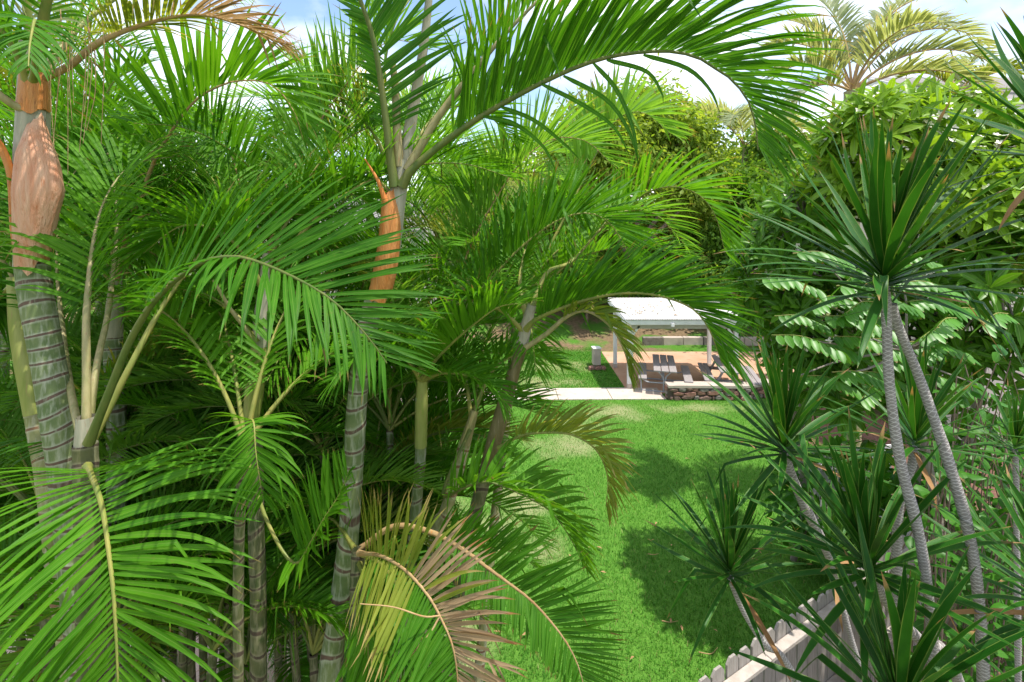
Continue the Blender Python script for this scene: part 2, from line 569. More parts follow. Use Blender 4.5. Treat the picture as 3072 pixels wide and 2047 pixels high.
# ------------------------------------------------------------------ ground, lawn, path, patio
def gz(x, y):
    """height of the ground: flat, then a bank behind the patio"""
    x, y = np.asarray(x, float), np.asarray(y, float)
    return 2.3 * smooth(20.6, 31, y) + 1.2 * smooth(31, 60, y) + .10 * np.sin(x * .9) * smooth(20.6, 26, y)


xs = np.concatenate([np.linspace(-400, -30, 8), np.linspace(-24, 24, 97), np.linspace(30, 400, 8)])
ys = np.concatenate([np.linspace(-40, -2, 4), np.linspace(0, 40, 81), np.linspace(46, 800, 12)])
gx, gy = np.meshgrid(xs, ys)
V = np.stack([gx, gy, gz(gx, gy)], -1).reshape(-1, 3)
nx, ny = len(xs), len(ys)
i = np.arange(ny - 1)[:, None] * nx + np.arange(nx - 1)[None, :]
F = np.stack([i, i + 1, i + nx + 1, i + nx], -1).reshape(-1, 4)
solo("ground", V, F, M["ground"], kind="structure")

BARE = [(*WG(px, py)[:2], rx, ry) for px, py, rx, ry in (
    (1330, 1600, .55, .8), (1500, 1590, .45, .5), (1620, 1660, .35, .35), (1850, 1238, .8, .5), (1720, 1275, .6, .5), (1400, 1920, .35, .4),
    (1340, 2020, .4, .4), (1700, 1340, .7, .5), (2100, 1225, 1.3, .28), (1560, 1500, .6, .5), (1650, 1100, 1.5, .7), (1600, 1148, 1.5, .5), (1720, 1040, 1.4, .6))]


def bare(x, y):
    o = np.zeros_like(x)
    wob = .22 * np.sin(x * 5.1 + y * 2.3) + .18 * np.sin(y * 6.7 - x * 3.1) + .12 * np.sin(x * 13 + y * 11)
    for bx, by, rx, ry in BARE:
        q = np.sqrt(((x - bx) / rx) ** 2 + ((y - by) / ry) ** 2) + wob
        o = np.maximum(o, (1 - smooth(.1, 1.7, q)) * .6)
    return o


lx = np.linspace(-9, 9, 181)
ly = np.linspace(3.2, 20.4, 173)
ax, ay = np.meshgrid(lx, ly)
V = np.stack([ax, ay, np.full_like(ax, .004)], -1).reshape(-1, 3)
nx, ny = len(lx), len(ly)
i = np.arange(ny - 1)[:, None] * nx + np.arange(nx - 1)[None, :]
F = np.stack([i, i + 1, i + nx + 1, i + nx], -1).reshape(-1, 4)
solo("lawn", V, F, M["lawn"], kind="structure", rnd=bare(V[:, 0], V[:, 1]))


def strip(C, width, z, h=.05):
    """slab of constant width along the flat curve C"""
    C = np.asarray(C, float)
    T = unit(np.gradient(C, axis=0))
    S = np.stack([-T[:, 1], T[:, 0]], 1)
    wd = np.broadcast_to(np.asarray(width, float), (len(C),))[:, None]
    L, R = C + S * wd / 2, C - S * wd / 2
    n = len(C)
    V = np.concatenate([np.c_[L, np.full(n, z)], np.c_[R, np.full(n, z)], np.c_[L, np.full(n, z - h)], np.c_[R, np.full(n, z - h)]])
    F = []
    for k in range(n - 1):
        F += [[k, n + k, n + k + 1, k + 1], [k, k + 1, 2 * n + k + 1, 2 * n + k], [n + k + 1, n + k, 3 * n + k, 3 * n + k + 1]]
    F += [[0, 2 * n, 3 * n, n], [n - 1, 2 * n - 1, 4 * n - 1, 3 * n - 1]]
    return V, F


pth = [WG(1985, 1183)[:2], WG(1880, 1183)[:2], WG(1700, 1184)[:2], WG(1480, 1186)[:2], WG(1200, 1190)[:2], WG(900, 1215)[:2], WG(560, 1260)[:2], WG(200, 1310)[:2], WG(-300, 1360)[:2]]
pc, pl = spline(np.c_[np.array(pth), np.zeros(len(pth))], 121)
pw = 1.0 + .3 * smooth(5, 11, np.linspace(0, pl, 121))
PATH_C, PATH_W = pc[:, :2], pw
path = bpy.data.objects.new("path", None)
COL.objects.link(path)
path["kind"] = "structure"
k0 = 0
while k0 < 120:          # cast slabs with open joints
    k1 = min(120, k0 + 10)
    V, F = strip(pc[k0:k1 + 1, :2] if k1 > k0 else pc[k0:], pw[k0:k1 + 1], .033 + random.uniform(-.002, .003), .06)
    T = unit(pc[k1] - pc[k0])
    mid = V.mean(0)
    V = mid + (V - mid) * np.array([1 - .012 / 1.0, 1 - .012, 1])
    ob = bpy.data.objects.new("slab", make_mesh("slab", V, F, M["concrete"], smooth_shade=False))
    COL.objects.link(ob)
    ob.parent = path
    k0 = k1

V, F = join([box((7.6, 17.9, -.01), (7.95, 4.75, .07), bev=.012)])
solo("patio", V, F, M["patio"], kind="structure", smooth_shade=False)

V, F = join([box((-6.2, 7.6, -.012), (6.6, 6.2, .06), .12, .01)])
solo("pavement", V, F, M["paving"], kind="structure", smooth_shade=False)

# mulch bed this side of the fence and under the shrubs
mb = [(1.2, 2.0), (14, 2.0), (14, 12), (9.2, 14.6), (7.6, 13.4), (6.2, 9.0), (5.35, 6.35), (1.75, 4.18)]
V = np.array([(x, y, .012) for x, y in mb])
solo("planting_bed", V, [list(range(len(mb)))], M["mulch"], kind="structure", smooth_shade=False)
mb = [(-3.4, .5), (.1, .5), (.05, 3.3), (-.4, 4.2), (-1.6, 4.6), (-3.0, 4.4)]
V = np.array([(x, y, .010) for x, y in mb])
solo("palm_bed", V, [list(range(len(mb)))], M["dry_soil"], kind="structure", smooth_shade=False)

# ------------------------------------------------------------------ grass
def near_path(x, y):
    d = np.full(len(x), 9.0)
    for k in range(0, 121, 3):
        d = np.minimum(d, np.hypot(x - PATH_C[k, 0], y - PATH_C[k, 1]) - PATH_W[k] / 2)
    return d


def grass(n, x0, x1, y0, y1, h, wd, name, far=False):
    y = y0 + (y1 - y0) * RNG.random(n) ** (1.5 if not far else 1)
    x = x0 + (x1 - x0) * RNG.random(n)
    ok = near_path(x, y) > .02
    ok &= ~((x > 3.62) & (y > 15.45) & (y < 20.35))
    fx = 1.58 + (y - 4.03) * 3.57 / 2.12            # fence line: grass only beyond it
    ok &= (x < fx - .12)
    ok &= np.abs((x) / y) < 1.15
    b = bare(x, y)
    ok &= RNG.random(n) > b * .85
    x, y, b = x[ok], y[ok], b[ok]
    n = len(x)
    hh = h * RNG.uniform(.5, 1.25, n) * (1 - .5 * b)
    az = RNG.uniform(0, 2 * math.pi, n)
    lean = RNG.uniform(.1, 1.1, n) * hh
    wv = np.stack([-np.sin(az), np.cos(az), np.zeros(n)], 1) * (wd * RNG.uniform(.6, 1.3, n))[:, None]
    P = np.stack([x, y, np.full(n, .003)], 1)
    D = np.stack([np.cos(az), np.sin(az), np.zeros(n)], 1)
    mid = P + D * (lean * .35)[:, None] + np.array([0, 0, 1.]) * (hh * .62)[:, None]
    tip = P + D * lean[:, None] + np.array([0, 0, 1.]) * (hh * .95)[:, None]
    V = np.stack([P - wv / 2, P + wv / 2, mid + wv * .45, mid - wv * .45, tip + wv * .05, tip - wv * .05], 1)
    q = np.arange(n)[:, None] * 6
    F = np.concatenate([q + np.array([[0, 1, 2, 3]]), q + np.array([[3, 2, 4, 5]])])
    uv = np.broadcast_to(np.array([[0, 0], [1, 0], [1, .6], [0, .6], [1, 1], [0, 1]], float), (n, 6, 2))
    rn = np.clip(.5 + .28 * np.sin(x * 1.7 + y * .8) * np.sin(y * 1.3 - x * .6) + RNG.normal(0, .22, n), 0, 1)
    dry = RNG.random(n) < (.02 + .5 * b)
    midx = np.concatenate([dry, dry]).astype(np.int32)
    return solo(name, V, F, [M["grass"], M["grass_dry"]], kind="stuff", uv=uv, rnd=np.repeat(rn, 6), midx=midx, smooth_shade=False)


g = grass(210000, -3.6, 7.5, 4.2, 15.4, .055, .0075, "grass")
g["label"] = "short green lawn grass between the palms and the path"
g["category"] = "grass"
g = grass(60000, -5.5, 3.6, 15.3, 21.0, .06, .014, "grass", far=True)
g["label"] = "patchy shaded lawn grass beyond the concrete path"
g["category"] = "grass"

# ------------------------------------------------------------------ picnic shelter
t = Thing("picnic_shelter", "white open picnic shelter with sheet roof standing over the tables", "shelter", (3.72, 16.0, .025))
RX0, RX1, RY0, RY1, RZ0, RZ1 = 3.52, 7.35, 15.65, 18.35, 2.24, 2.46
nc = 72                                      # corrugated roof sheet
cx = np.linspace(RX0, RX1, nc * 4 + 1)
prof = .012 * np.cos(np.arange(len(cx)) * math.pi / 2)
top = np.concatenate([np.stack([cx, np.full_like(cx, y), z + prof + .05], 1) for y, z in ((RY0 - .06, RZ0), (RY1 + .06, RZ1))])
m_ = len(cx)
q = np.arange(m_ - 1)
F = np.stack([q, q + 1, q + m_ + 1, q + m_], 1)
bot = top - np.array([0, 0, .006])
V = np.concatenate([top, bot])
F = np.concatenate([F, F[:, ::-1] + 2 * m_, np.stack([q, q + 2 * m_, q + 2 * m_ + 1, q + 1], 1)])
roof = t.part("roof", V, F, M["metal_roof"])
t.part("fascia", *box(((RX0 + RX1) / 2, RY0, RZ0 - .055), (RX1 - RX0, .035, .15), bev=.006), M["white"], smooth_shade=False)
for x in (RX0, RX1):
    t.part("barge_board", *bar((x, RY0 + .02, RZ0 - .035), (x, RY1, RZ1 - .035), .035, .13), M["white"], smooth_shade=False)
t.part("beam", *box(((RX0 + RX1) / 2, RY0 + .32, RZ0 - .19), (RX1 - RX0 - .1, .09, .25), bev=.006), M["beam"], smooth_shade=False)
t.part("beam", *box(((RX0 + RX1) / 2, RY1 - .22, RZ1 - .20), (RX1 - RX0 - .1, .09, .22), bev=.006), M["beam"], smooth_shade=False)
for k, x in enumerate(np.linspace(RX0 + .06, RX1 - .06, 7)):
    t.part("rafter", *bar((x, RY0 + .03, RZ0 - .035), (x, RY1 - .03, RZ1 - .035), .05, .12), M["white"], smooth_shade=False)
for x, y, zt in ((3.74, 15.97, RZ0 - .065), (7.15, 15.97, RZ0 - .065), (3.74, 18.13, RZ1 - .09), (7.15, 18.13, RZ1 - .09)):
    p = t.part("post", *box((x, y, (zt - .09 + .03) / 2 + .0), (.12, .12, zt - .03 - .16), bev=.008), M["white"], smooth_shade=False)
    t.part("post_base", *box((x, y, .10), (.135, .135, .14), bev=.006), M["cap"], parent=p, smooth_shade=False)
    t.part("knee_brace", *bar((x, y - .02, zt - .62), (x + .32 * (1 if x < 7 else -1), y - .02, zt - .16), .05, .06), M["white"], smooth_shade=False)
t.part("downpipe", *box((3.835, 15.965, 1.1), (.06, .07, 1.9), bev=.006), M["white"], smooth_shade=False)
t.part("bracket", *box((5.02, RY0 - .035, RZ0 - .13), (.10, .05, .10), bev=.006), M["white"], smooth_shade=False)
for k in range(85):                          # dry leaves lying on the roof
    x, f_ = random.uniform(RX0 + .2, RX1 - .8), random.uniform(.12, .98)
    y, z = RY0 + f_ * (RY1 - RY0), RZ0 + f_ * (RZ1 - RZ0) + .072
    a, l = random.uniform(0, 6.3), random.uniform(.04, .09)
    dx, dy = math.cos(a) * l, math.sin(a) * l
    V = [(x - dx, y - dy, z), (x + dy * .35, y - dx * .35, z + .012), (x + dx, y + dy, z + .008), (x - dy * .35, y + dx * .35, z + .014)]
    o_ = solo("fallen_leaf", np.array(V), [[0, 1, 2, 3]], M["litter"], label="dry brown leaf lying on the white shelter roof", cat="leaf", group="leaves on the shelter roof")

# steel picnic table with separate benches
TZ = .025
t = Thing("picnic_table", "steel-framed picnic table with three grey planks and single-plank benches", "table", (4.90, 16.15, TZ))


def turned(vf, c0=(4.64, 16.15), c1=(4.90, 16.15), a=-math.radians(14.5)):
    V, F = vf
    V = np.asarray(V, float).copy()
    x, y = V[:, 0] - c0[0], V[:, 1] - c0[1]
    V[:, 0], V[:, 1] = c1[0] + math.cos(a) * x - math.sin(a) * y, c1[1] + math.sin(a) * x + math.cos(a) * y
    return V, F


for k in range(3):
    x = 4.30 + .115 + k * .235
    t.part("tabletop_plank", *turned(box((x, 16.15, .765), (.212, 1.86, .045), bev=.006)), M["grey_wood"], smooth_shade=False)
for x in (3.98, 5.34):
    t.part("bench_plank", *turned(box((x, 16.15, .475), (.25, 1.7, .045), bev=.006)), M["grey_wood"], smooth_shade=False)
for y in (15.55, 16.75):
    fr = []
    for s in (-1, 1):
        for P in ([(4.64 + s * .03, y, TZ), (4.64 + s * .03, y, .45), (4.64 + s * .10, y, .56), (4.64 + s * .26, y, .742)],
                  [(4.64 + s * .70, y, TZ), (4.64 + s * .70, y, .44), (4.64 + s * .66, y, .452)],
                  [(4.64 + s * .03, y, .31), (4.64 + s * .5, y, .31), (4.64 + s * .66, y, .40), (4.64 + s * .70, y, .44)],
                  [(4.64, y, TZ + .02), (4.64 + s * .70, y, TZ + .02)]):
            C, _ = spline(P, 9)
            v, f, _ = tube(C, .021, 7)
            fr.append((v, f.tolist()))
    V, F = turned(join(fr))
    t.part("leg_frame", V, F, M["grey_metal"])
t.part("cross_bar", *turned(bar((4.64, 15.55, .31), (4.64, 16.75, .31), .04, .04)), M["grey_metal"], smooth_shade=False)

# wooden A-frame picnic table, turned a little
TB = np.array([6.95, 16.05])
t = Thing("picnic_table", "grey wooden A-frame picnic table behind the low stone wall", "table", (*TB, TZ))
ra = -math.radians(14)
ca, sa = math.cos(ra), math.sin(ra)


def L2(x, y, z):
    return np.array([TB[0] + ca * x - sa * y, TB[1] + sa * x + ca * y, z])


for k in range(4):
    x = -.33 + k * .195 + .035
    t.part("tabletop_plank", *box(L2(x, 0, .76), (.178, 1.9, .04), ra, .006), M["grey_wood"], smooth_shade=False)
for s in (-1, 1):
    for k in range(2):
        t.part("bench_plank", *box(L2(s * (.60 + .16 * k), 0, .47), (.145, 1.9, .04), ra, .006), M["grey_wood"], smooth_shade=False)
for y in (-.68, .68):
    for s in (-1, 1):
        t.part("leg", *bar(L2(s * .26, y, .735), L2(s * .62, y, TZ), .04, .13, up=L2(0, 1, 0) - L2(0, 0, 0)), M["grey_wood"], smooth_shade=False)
    t.part("bench_support", *bar(L2(-.82, y + .04, .40), L2(.82, y + .04, .40), .04, .10), M["grey_wood"], smooth_shade=False)
    t.part("top_support", *bar(L2(-.34, y + .04, .70), L2(.34, y + .04, .70), .04, .08), M["grey_wood"], smooth_shade=False)

# low dry-stone wall with a concrete cap in front of the patio
wl = [WG(2000, 1196)[:2], WG(2090, 1196)[:2], WG(2180, 1197)[:2], WG(2240, 1196)[:2], WG(2310, 1184)[:2]]
wc, wlen = spline(np.c_[np.array(wl), np.zeros(5)], 41)
t = Thing("stone_wall", "low rubble stone wall with pale concrete cap beside the patio", "wall", (*wc[20, :2], 0))
V, F = strip(wc[:, :2], .26, .38, .40)
t.part("mortar_core", V, F, M["mortar"], smooth_shade=False)
V, F = strip(wc[:, :2], .40, .455, .075)
t.part("cap", V, F, M["cap"], smooth_shade=False)


def rock(c, s, rz, seed):
    """rough flat-faced stone"""
    r = np.random.default_rng(seed)
    a = np.linspace(0, 2 * math.pi, 9)[:-1] + r.uniform(-.22, .22, 8)
    rr = r.uniform(.74, 1.14, 8)
    e = .78
    ex = np.sign(np.cos(a)) * np.abs(np.cos(a)) ** e * rr
    ez = np.sign(np.sin(a)) * np.abs(np.sin(a)) ** e * rr
    V = []
    for y, k in ((.5, 1.0), (-.35, 1.0), (-.55, .72)):
        V += [(x * k / 2, y, z * k / 2) for x, z in zip(ex, ez)]
    V = np.array(V) * np.array(s)
    V[:, 1] += r.uniform(-.006, .006, len(V))
    F = [list(range(16, 24))]
    for rI in range(2):
        for i_ in range(8):
            j = (i_ + 1) % 8
            F.append([rI * 8 + i_, rI * 8 + j, rI * 8 + 8 + j, rI * 8 + 8 + i_])
    c_, s_ = math.cos(rz), math.sin(rz)
    R = np.array([[c_, -s_, 0], [s_, c_, 0], [0, 0, 1]])
    return V @ R.T + np.asarray(c, float), F


wt = unit(np.gradient(wc, axis=0))
s_along = np.linspace(0, wlen, 41)
z0 = .0
row = 0
for hgt in (.15, .13, .11):
    s0 = .04 + (row % 2) * .08
    while s0 < wlen - .05:
        ln_ = random.choice([.10, .15, .2, .27, .36]) * random.uniform(.85, 1.15)
        if s0 + ln_ > wlen:
            ln_ = wlen - s0
        sm = s0 + ln_ / 2
        p = np.array([np.interp(sm, s_along, wc[:, k]) for k in range(2)])
        tt = np.array([np.interp(sm, s_along, wt[:, k]) for k in range(2)])
        rz = math.atan2(tt[1], tt[0])
        nrm = np.array([tt[1], -tt[0]])
        q = p + nrm * .135
        V, F = rock((q[0], q[1], z0 + hgt / 2 + random.uniform(-.025, .025)), (ln_ * 1.02, .11 + random.uniform(-.02, .02), hgt * random.uniform(.8, 1.3)), rz, int(s0 * 1000) + row * 7777)
        t.part("stone", V, F, random.choice(STONES), smooth_shade=False)
        s0 += ln_
    z0 += hgt - .004
    row += 1
for k in range(3):                      # end face by the path
    V, F = rock((wc[0, 0] - .005, wc[0, 1], .07 + k * .13), (.24, .06, .14), -math.pi / 2, 400 + k)
    t.part("stone", V, F, STONES[k % 3], smooth_shade=False)

# pale block pillar on the lawn behind the shelter post
b = WG(1789, 1108)
t = Thing("stone_pillar", "short pale block pillar on red stones on the lawn", "pillar", (b[0], b[1], 0))
t.part("block", *box((b[0], b[1], .46), (.27, .27, .58), .1, .02), M["cap"], smooth_shade=False)
t.part("cap_block", *box((b[0], b[1], .775), (.31, .31, .05), .1, .01), M["white"], smooth_shade=False)
for k in range(7):
    V, F = rock((b[0] - .24 + k * .08, b[1] - .13 + .02 * (k % 3), .08), (.15, .16, .15), 0, 900 + k)
    t.part("stone", V, F, STONES[(2, 2, 0)[k % 3]], smooth_shade=False)

# low pale retaining wall on the bank
t = Thing("retaining_wall", "low grey retaining wall on the bank behind the shelter", "wall", (7.5, 21.4, 0))
for k in range(9):
    t.part("block", *box((6.0 + k * .86, 21.35 + .04 * math.sin(k), .15), (.84, .22, .42), random.uniform(-.02, .02), .02), M["cap"] if k % 3 else STONES[1], smooth_shade=False)

# ------------------------------------------------------------------ picket fence
FA, FB = np.array([1.58, 4.03]), np.array([5.15, 6.15])
fd = (FB - FA) / np.linalg.norm(FB - FA)
fn = np.array([fd[1], -fd[0]])            # towards the camera
frz = math.atan2(fd[1], fd[0])
FL = np.linalg.norm(FB - FA)
FH = 1.8
t = Thing("picket_fence", "weathered pale wooden picket fence with flat top rail beside the lawn", "fence", (*FA, 0))


def picket(s, h, wd=.145, th=.02, tilt=0.0):
    hw = wd / 2
    pr = [(-hw, .02), (hw, .02), (hw, h - .045), (hw - .038, h), (-hw + .038, h), (-hw, h - .045)]
    V = []
    for y in (0, th):
        V += [(x + tilt * z, y, z) for x, z in pr]
    V = np.array(V)
    c_, s_ = math.cos(frz), math.sin(frz)
    R = np.array([[c_, -s_, 0], [s_, c_, 0], [0, 0, 1]])
    base = np.array([*(FA + fd * s), 0])
    F = [[5, 4, 3, 2, 1, 0], [6, 7, 8, 9, 10, 11]] + [[i_, (i_ + 1) % 6, (i_ + 1) % 6 + 6, i_ + 6] for i_ in range(6)]
    return V @ R.T + base, F


s = -.9
while s < FL - .05:
    V, F = picket(s, FH + random.uniform(-.015, .015), .150 + random.uniform(-.006, .006), .02, random.uniform(-.006, .006))
    t.part("picket", V, F, M["fence"], smooth_shade=False)
    s += .172 + random.uniform(-.006, .010)
a, b = FA - fd * 1.0 + fn * .047, FB + fd * .02 + fn * .047
nseg = 3
for zt, hh in ((FH - .15, .04), (.9, .04), (.25, .04)):
    for k in range(nseg):
        p0, p1 = a + (b - a) * (k / nseg) + fd * .002, a + (b - a) * ((k + 1) / nseg) - fd * .002
        t.part("rail", *box((*((p0 + p1) / 2), zt + random.uniform(-.003, .003)), (np.linalg.norm(p1 - p0), .088, hh), frz, .005), M["rail"], smooth_shade=False)
for s in (-.2, 1.9, FL - .02):
    p = FA + fd * s + fn * .14
    t.part("post", *box((*p, .82), (.09, .09, 1.64), frz, .006), M["fence"], smooth_shade=False)
# return leg at the far end
for k in range(3):
    p = FB + fd * .06 + fn * (.10 + k * .17)
    V, F = box((*p, .86), (.02, .15, 1.72), frz, .004)
    t.part("picket", V, F, M["fence"], smooth_shade=False)

t = Thing("board_fence", "pale blue-grey board fence glimpsed behind the dracaena leaves", "fence", W(2600, 1560, 8.0))
t.base[2] = 0
t.root.location.z = 0
for k in range(9):
    p = np.array([4.9 + k * .17, 8.1 + k * .03])
    t.part("board", *box((*p, .85), (.15, .022, 1.7 + random.uniform(-.02, .02)), .17, .005), M["white"], smooth_shade=False)
t.part("rail", *bar((4.8, 8.05, 1.45), (6.4, 8.33, 1.45), .05, .09), M["white"], smooth_shade=False)

# ------------------------------------------------------------------ houses
t = Thing("house", "pale house with grey roof edge showing above the flowering shrubs", "house", (10.6, 11.5, 0))
t.part("wall", *box((13.9, 14, 3.85), (6.6, 5, 7.7)), M["siding"], smooth_shade=False)
rp = [(10.0, 10.7, 8.02), (17.9, 10.7, 8.02), (17.9, 14, 9.4), (10.0, 14, 9.4)]
V = np.array(rp + [(x, y, z - .10) for x, y, z in rp])
F = [[0, 1, 2, 3], [7, 6, 5, 4], [0, 4, 5, 1], [1, 5, 6, 2], [2, 6, 7, 3], [3, 7, 4, 0]]
rf = t.part("roof", V, F, M["roof_shingle"], smooth_shade=False)
t.part("fascia", *box((13.96, 10.67, 7.86), (7.9, .05, .22), bev=.01), M["white"], parent=rf, smooth_shade=False)
t.part("gutter", *box((13.96, 10.60, 7.94), (7.9, .09, .09), bev=.02), M["white"], parent=rf, smooth_shade=False)
t.part("gable_board", *bar((9.97, 10.68, 7.88), (9.97, 14, 9.27), .05, .22), M["white"], parent=rf, smooth_shade=False)
t.part("soffit", *box((13.95, 11.1, 7.735), (7.8, .8, .03)), M["white"], parent=rf, smooth_shade=False)
for x in (12.2, 15.2):
    wn = t.part("window", *box((x, 11.47, 4.6), (1.2, .08, 1.4), bev=.01), M["white"], smooth_shade=False)
    for sgn in (-1, 1):
        t.part("pane", *box((x + sgn * .27, 11.42, 4.6), (.48, .02, 1.2)), M["glass"], parent=wn, smooth_shade=False)

t = Thing("house", "cream clapboard house glimpsed in gaps between the palm fronds", "house", (-8.5, 17, 0))
t.part("wall", *box((-8.3, 20.2, 2.5), (9.6, 6, 5)), M["beam"], smooth_shade=False)
for k in range(25):
    V, F = box((-8.3, 17.18 - (.006 if k % 2 else 0), .1 + k * .2), (9.64, .03, .205))
    V[np.isclose(V[:, 2], V[:, 2].max()), 1] += .008
    t.part("clapboard", V, F, M["siding"], smooth_shade=False)
rp = [(-13.5, 16.7, 5.05), (-3.1, 16.7, 5.05), (-3.1, 20.2, 6.2), (-13.5, 20.2, 6.2)]
V = np.array(rp + [(x, y, z - .12) for x, y, z in rp])
t.part("roof", V, [[0, 1, 2, 3], [7, 6, 5, 4], [0, 4, 5, 1], [1, 5, 6, 2], [2, 6, 7, 3], [3, 7, 4, 0]], M["roof_shingle"], smooth_shade=False)
for x in (-11.4, -8.3, -5.2):
    wn = t.part("window", *box((x, 17.12, 2.4), (1.3, .1, 1.5), bev=.01), M["white"], smooth_shade=False)
    for sgn in (-1, 1):
        t.part("pane", *box((x + sgn * .3, 17.06, 2.4), (.52, .02, 1.3)), M["glass"], parent=wn, smooth_shade=False)

# ------------------------------------------------------------------ leaf blades
def ribbons(P0, D0, WD, L, wd, droop, segs=7, fold=.25, prof=None, cols=3, kink=None, curl=0.0, late=False):
    """n blades -> V (n, rows*cols, 3), uv (rows*cols, 2), quad template"""
    n = len(P0)
    rows = segs + 1
    s = np.linspace(0, 1, rows)
    if prof is None:
        prof = np.interp(s, [0, .06, .3, .6, .85, 1], [.35, .7, 1, .82, .42, .03])
    P = np.array(P0, float)
    D = unit(D0)
    V = np.zeros((n, rows, cols, 3))
    L = np.broadcast_to(np.asarray(L, float), (n,))
    wd = np.broadcast_to(np.asarray(wd, float), (n,))
    droop = np.broadcast_to(np.asarray(droop, float), (n,))
    sd = RNG.normal(0, 1, (n, 3)) * curl
    for k in range(rows):
        Wv = unit(WD - D * np.sum(WD * D, 1, keepdims=True))
        Nn = np.cross(D, Wv)
        hw = (wd * prof[k] / 2)[:, None]
        if cols == 3:
            V[:, k, 0] = P - Wv * hw + Nn * hw * fold
            V[:, k, 1] = P
            V[:, k, 2] = P + Wv * hw + Nn * hw * fold
        else:
            V[:, k, 0] = P - Wv * hw
            V[:, k, 1] = P + Wv * hw
        if k < segs:
            g_ = droop * ((.12 + 2.6 * s[k] ** 2) if late else (.35 + 1.3 * s[k])) / segs
            D = D + np.array([0, 0, -1.]) * g_[:, None] + sd / segs
            if kink is not None:
                hit = (kink > s[k]) & (kink <= s[k] + 1.0 / segs)
                D = D + np.array([0, 0, -1.]) * (hit * 1.6)[:, None]
            D = unit(D)
            P = P + D * (L / segs)[:, None]
    i_ = np.arange(segs)[:, None] * cols + np.arange(cols - 1)[None, :]
    Q = np.stack([i_, i_ + 1, i_ + cols + 1, i_ + cols], -1).reshape(-1, 4)
    uv = np.stack(np.broadcast_arrays(np.linspace(0, 1, cols)[None, :], s[:, None]), -1).reshape(-1, 2)
    return V.reshape(n, rows * cols, 3), uv, Q


def many(V, uv, Q):
    n, k = V.shape[:2]
    F = (np.arange(n)[:, None, None] * k + Q[None]).reshape(-1, 4)
    return V.reshape(-1, 3), F, np.broadcast_to(uv[None], (n, k, 2)).reshape(-1, 2)


def arch(c, az, length, e0, e1, n=7, wob=.06):
    """rachis points of a frond that leaves c towards az, rising at e0 and ending at e1 (radians above level)"""
    t_ = np.linspace(0, 1, n)
    el = e0 + (e1 - e0) * t_ ** 1.25
    d = np.stack([np.cos(el) * math.cos(az), np.cos(el) * math.sin(az), np.sin(el)], 1)
    d[:, :2] += RNG.normal(0, wob, 2)
    return np.asarray(c, float) + np.concatenate([[[0, 0, 0]], np.cumsum(d[:-1] * (length / (n - 1)), 0)])


